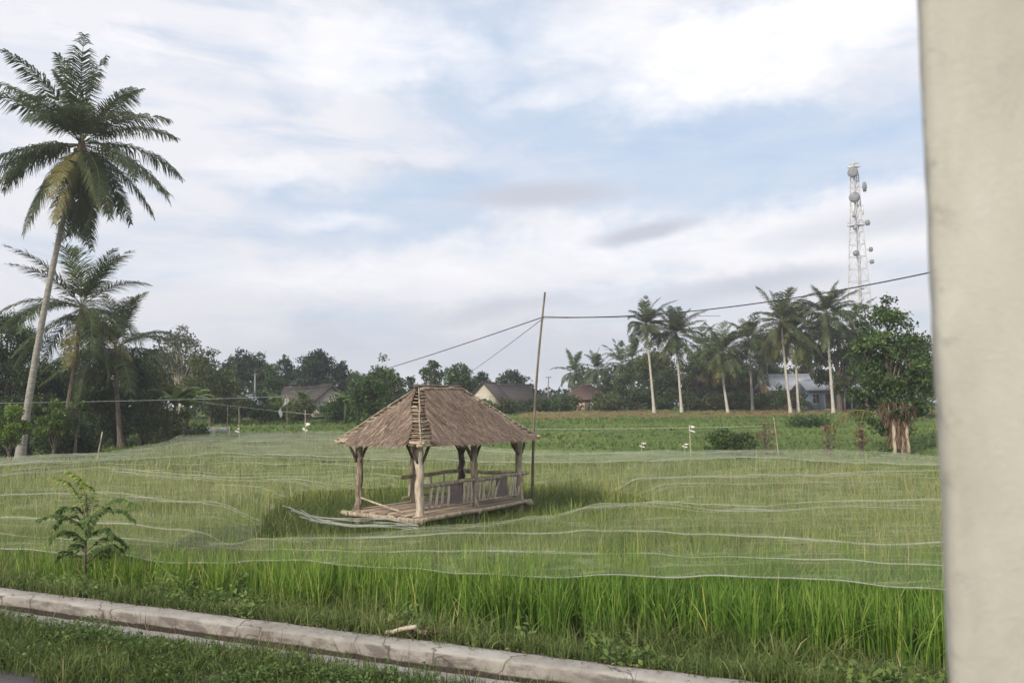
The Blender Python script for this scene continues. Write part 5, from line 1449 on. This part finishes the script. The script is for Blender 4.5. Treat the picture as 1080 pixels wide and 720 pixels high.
tag(gg.build("leaf_litter", M["dry"]), kind="stuff")

# ------------------------------------------------------------------ plastered pillar close at the right
PW, PH, PDp = 0.40, 4.6, 0.20
yawp = -R(27.0)
corner = PD(987, 360, 0.80)
gg = G()
def face(fn, n1, n2):
    a, c = np.meshgrid(np.linspace(0, 1, n1), np.linspace(0, 1, n2), indexing="ij")
    V = fn(a.ravel(), c.ravel()); i_, j_ = np.meshgrid(np.arange(n1 - 1), np.arange(n2 - 1), indexing="ij"); i_ = i_.ravel(); j_ = j_.ravel()
    gg.add(V, np.stack([i_ * n2 + j_, (i_ + 1) * n2 + j_, (i_ + 1) * n2 + j_ + 1, i_ * n2 + j_ + 1], 1))
# outline of the column's plan, rounded corners, walked round once
rc = 0.014; prof = []
for (cx, cy, a0) in ((rc, rc, 180), (PW - rc, rc, 270), (PW - rc, PDp - rc, 0), (rc, PDp - rc, 90)):
    for k in range(6):
        a = R(a0 + k * 18); prof.append((cx + rc * math.cos(a), cy + rc * math.sin(a)))
# refine long sides
pr2 = []
for k in range(len(prof)):
    a = np.array(prof[k]); c = np.array(prof[(k + 1) % len(prof)]); m_ = max(1, int(np.linalg.norm(c - a) / 0.02))
    for q in range(m_): pr2.append(a + (c - a) * q / m_)
pr2 = np.array(pr2); zz = np.arange(0, PH, 0.012); n1 = len(pr2)
ctr = pr2.mean(0); dirn = unit(pr2 - ctr)
KK, ZZp = np.meshgrid(np.arange(n1), zz, indexing="ij")
bx_, by_ = pr2[KK, 0], pr2[KK, 1]
nse = 0.0022 * nz(bx_ * 9 + by_ * 7, ZZp, 6.0) + 0.0012 * nz(bx_ * 40, ZZp * 30, 1.0, 3)
chip = -0.008 * np.clip(nz(ZZp * 11, by_ * 3, 1.0, 2) - 0.55, 0, 1) * np.exp(-((bx_ + by_) / 0.03) ** 2)
V = np.stack([bx_ + dirn[KK, 0] * (nse + chip), by_ + dirn[KK, 1] * (nse + chip), ZZp], -1).reshape(-1, 3)
nzv = len(zz); i_, j_ = np.meshgrid(np.arange(n1), np.arange(nzv - 1), indexing="ij"); i_ = i_.ravel(); j_ = j_.ravel(); i2 = (i_ + 1) % n1
gg.add(V, np.stack([i_ * nzv + j_, i2 * nzv + j_, i2 * nzv + j_ + 1, i_ * nzv + j_ + 1], 1))
ob = gg.build("plastered_pillar", M["pillar"], None, smooth=True, loc=(corner[0], corner[1], 0.4))
ob.rotation_euler = (0, 0, yawp)
tag(ob, "off-white plastered pillar close to the camera at the right edge", "pillar")

# ------------------------------------------------------------------ haze
mt = bpy.data.materials.new("thin_haze"); mt.use_nodes = True; mt.node_tree.nodes.clear(); N = NT(mt.node_tree)
pv = N.n("ShaderNodeVolumePrincipled"); pv.inputs["Color"].default_value = (0.90, 0.93, 1.0, 1); pv.inputs["Density"].default_value = 0.0008; pv.inputs["Anisotropy"].default_value = 0.2
oo = N.n("ShaderNodeOutputMaterial"); N.t.links.new(pv.outputs[0], oo.inputs["Volume"])
gg = G(); gg.box((0, 295, 39), (1420, 1010, 82))
hz = tag(gg.build("haze", mt), kind="stuff"); mt.cycles.homogeneous_volume = True
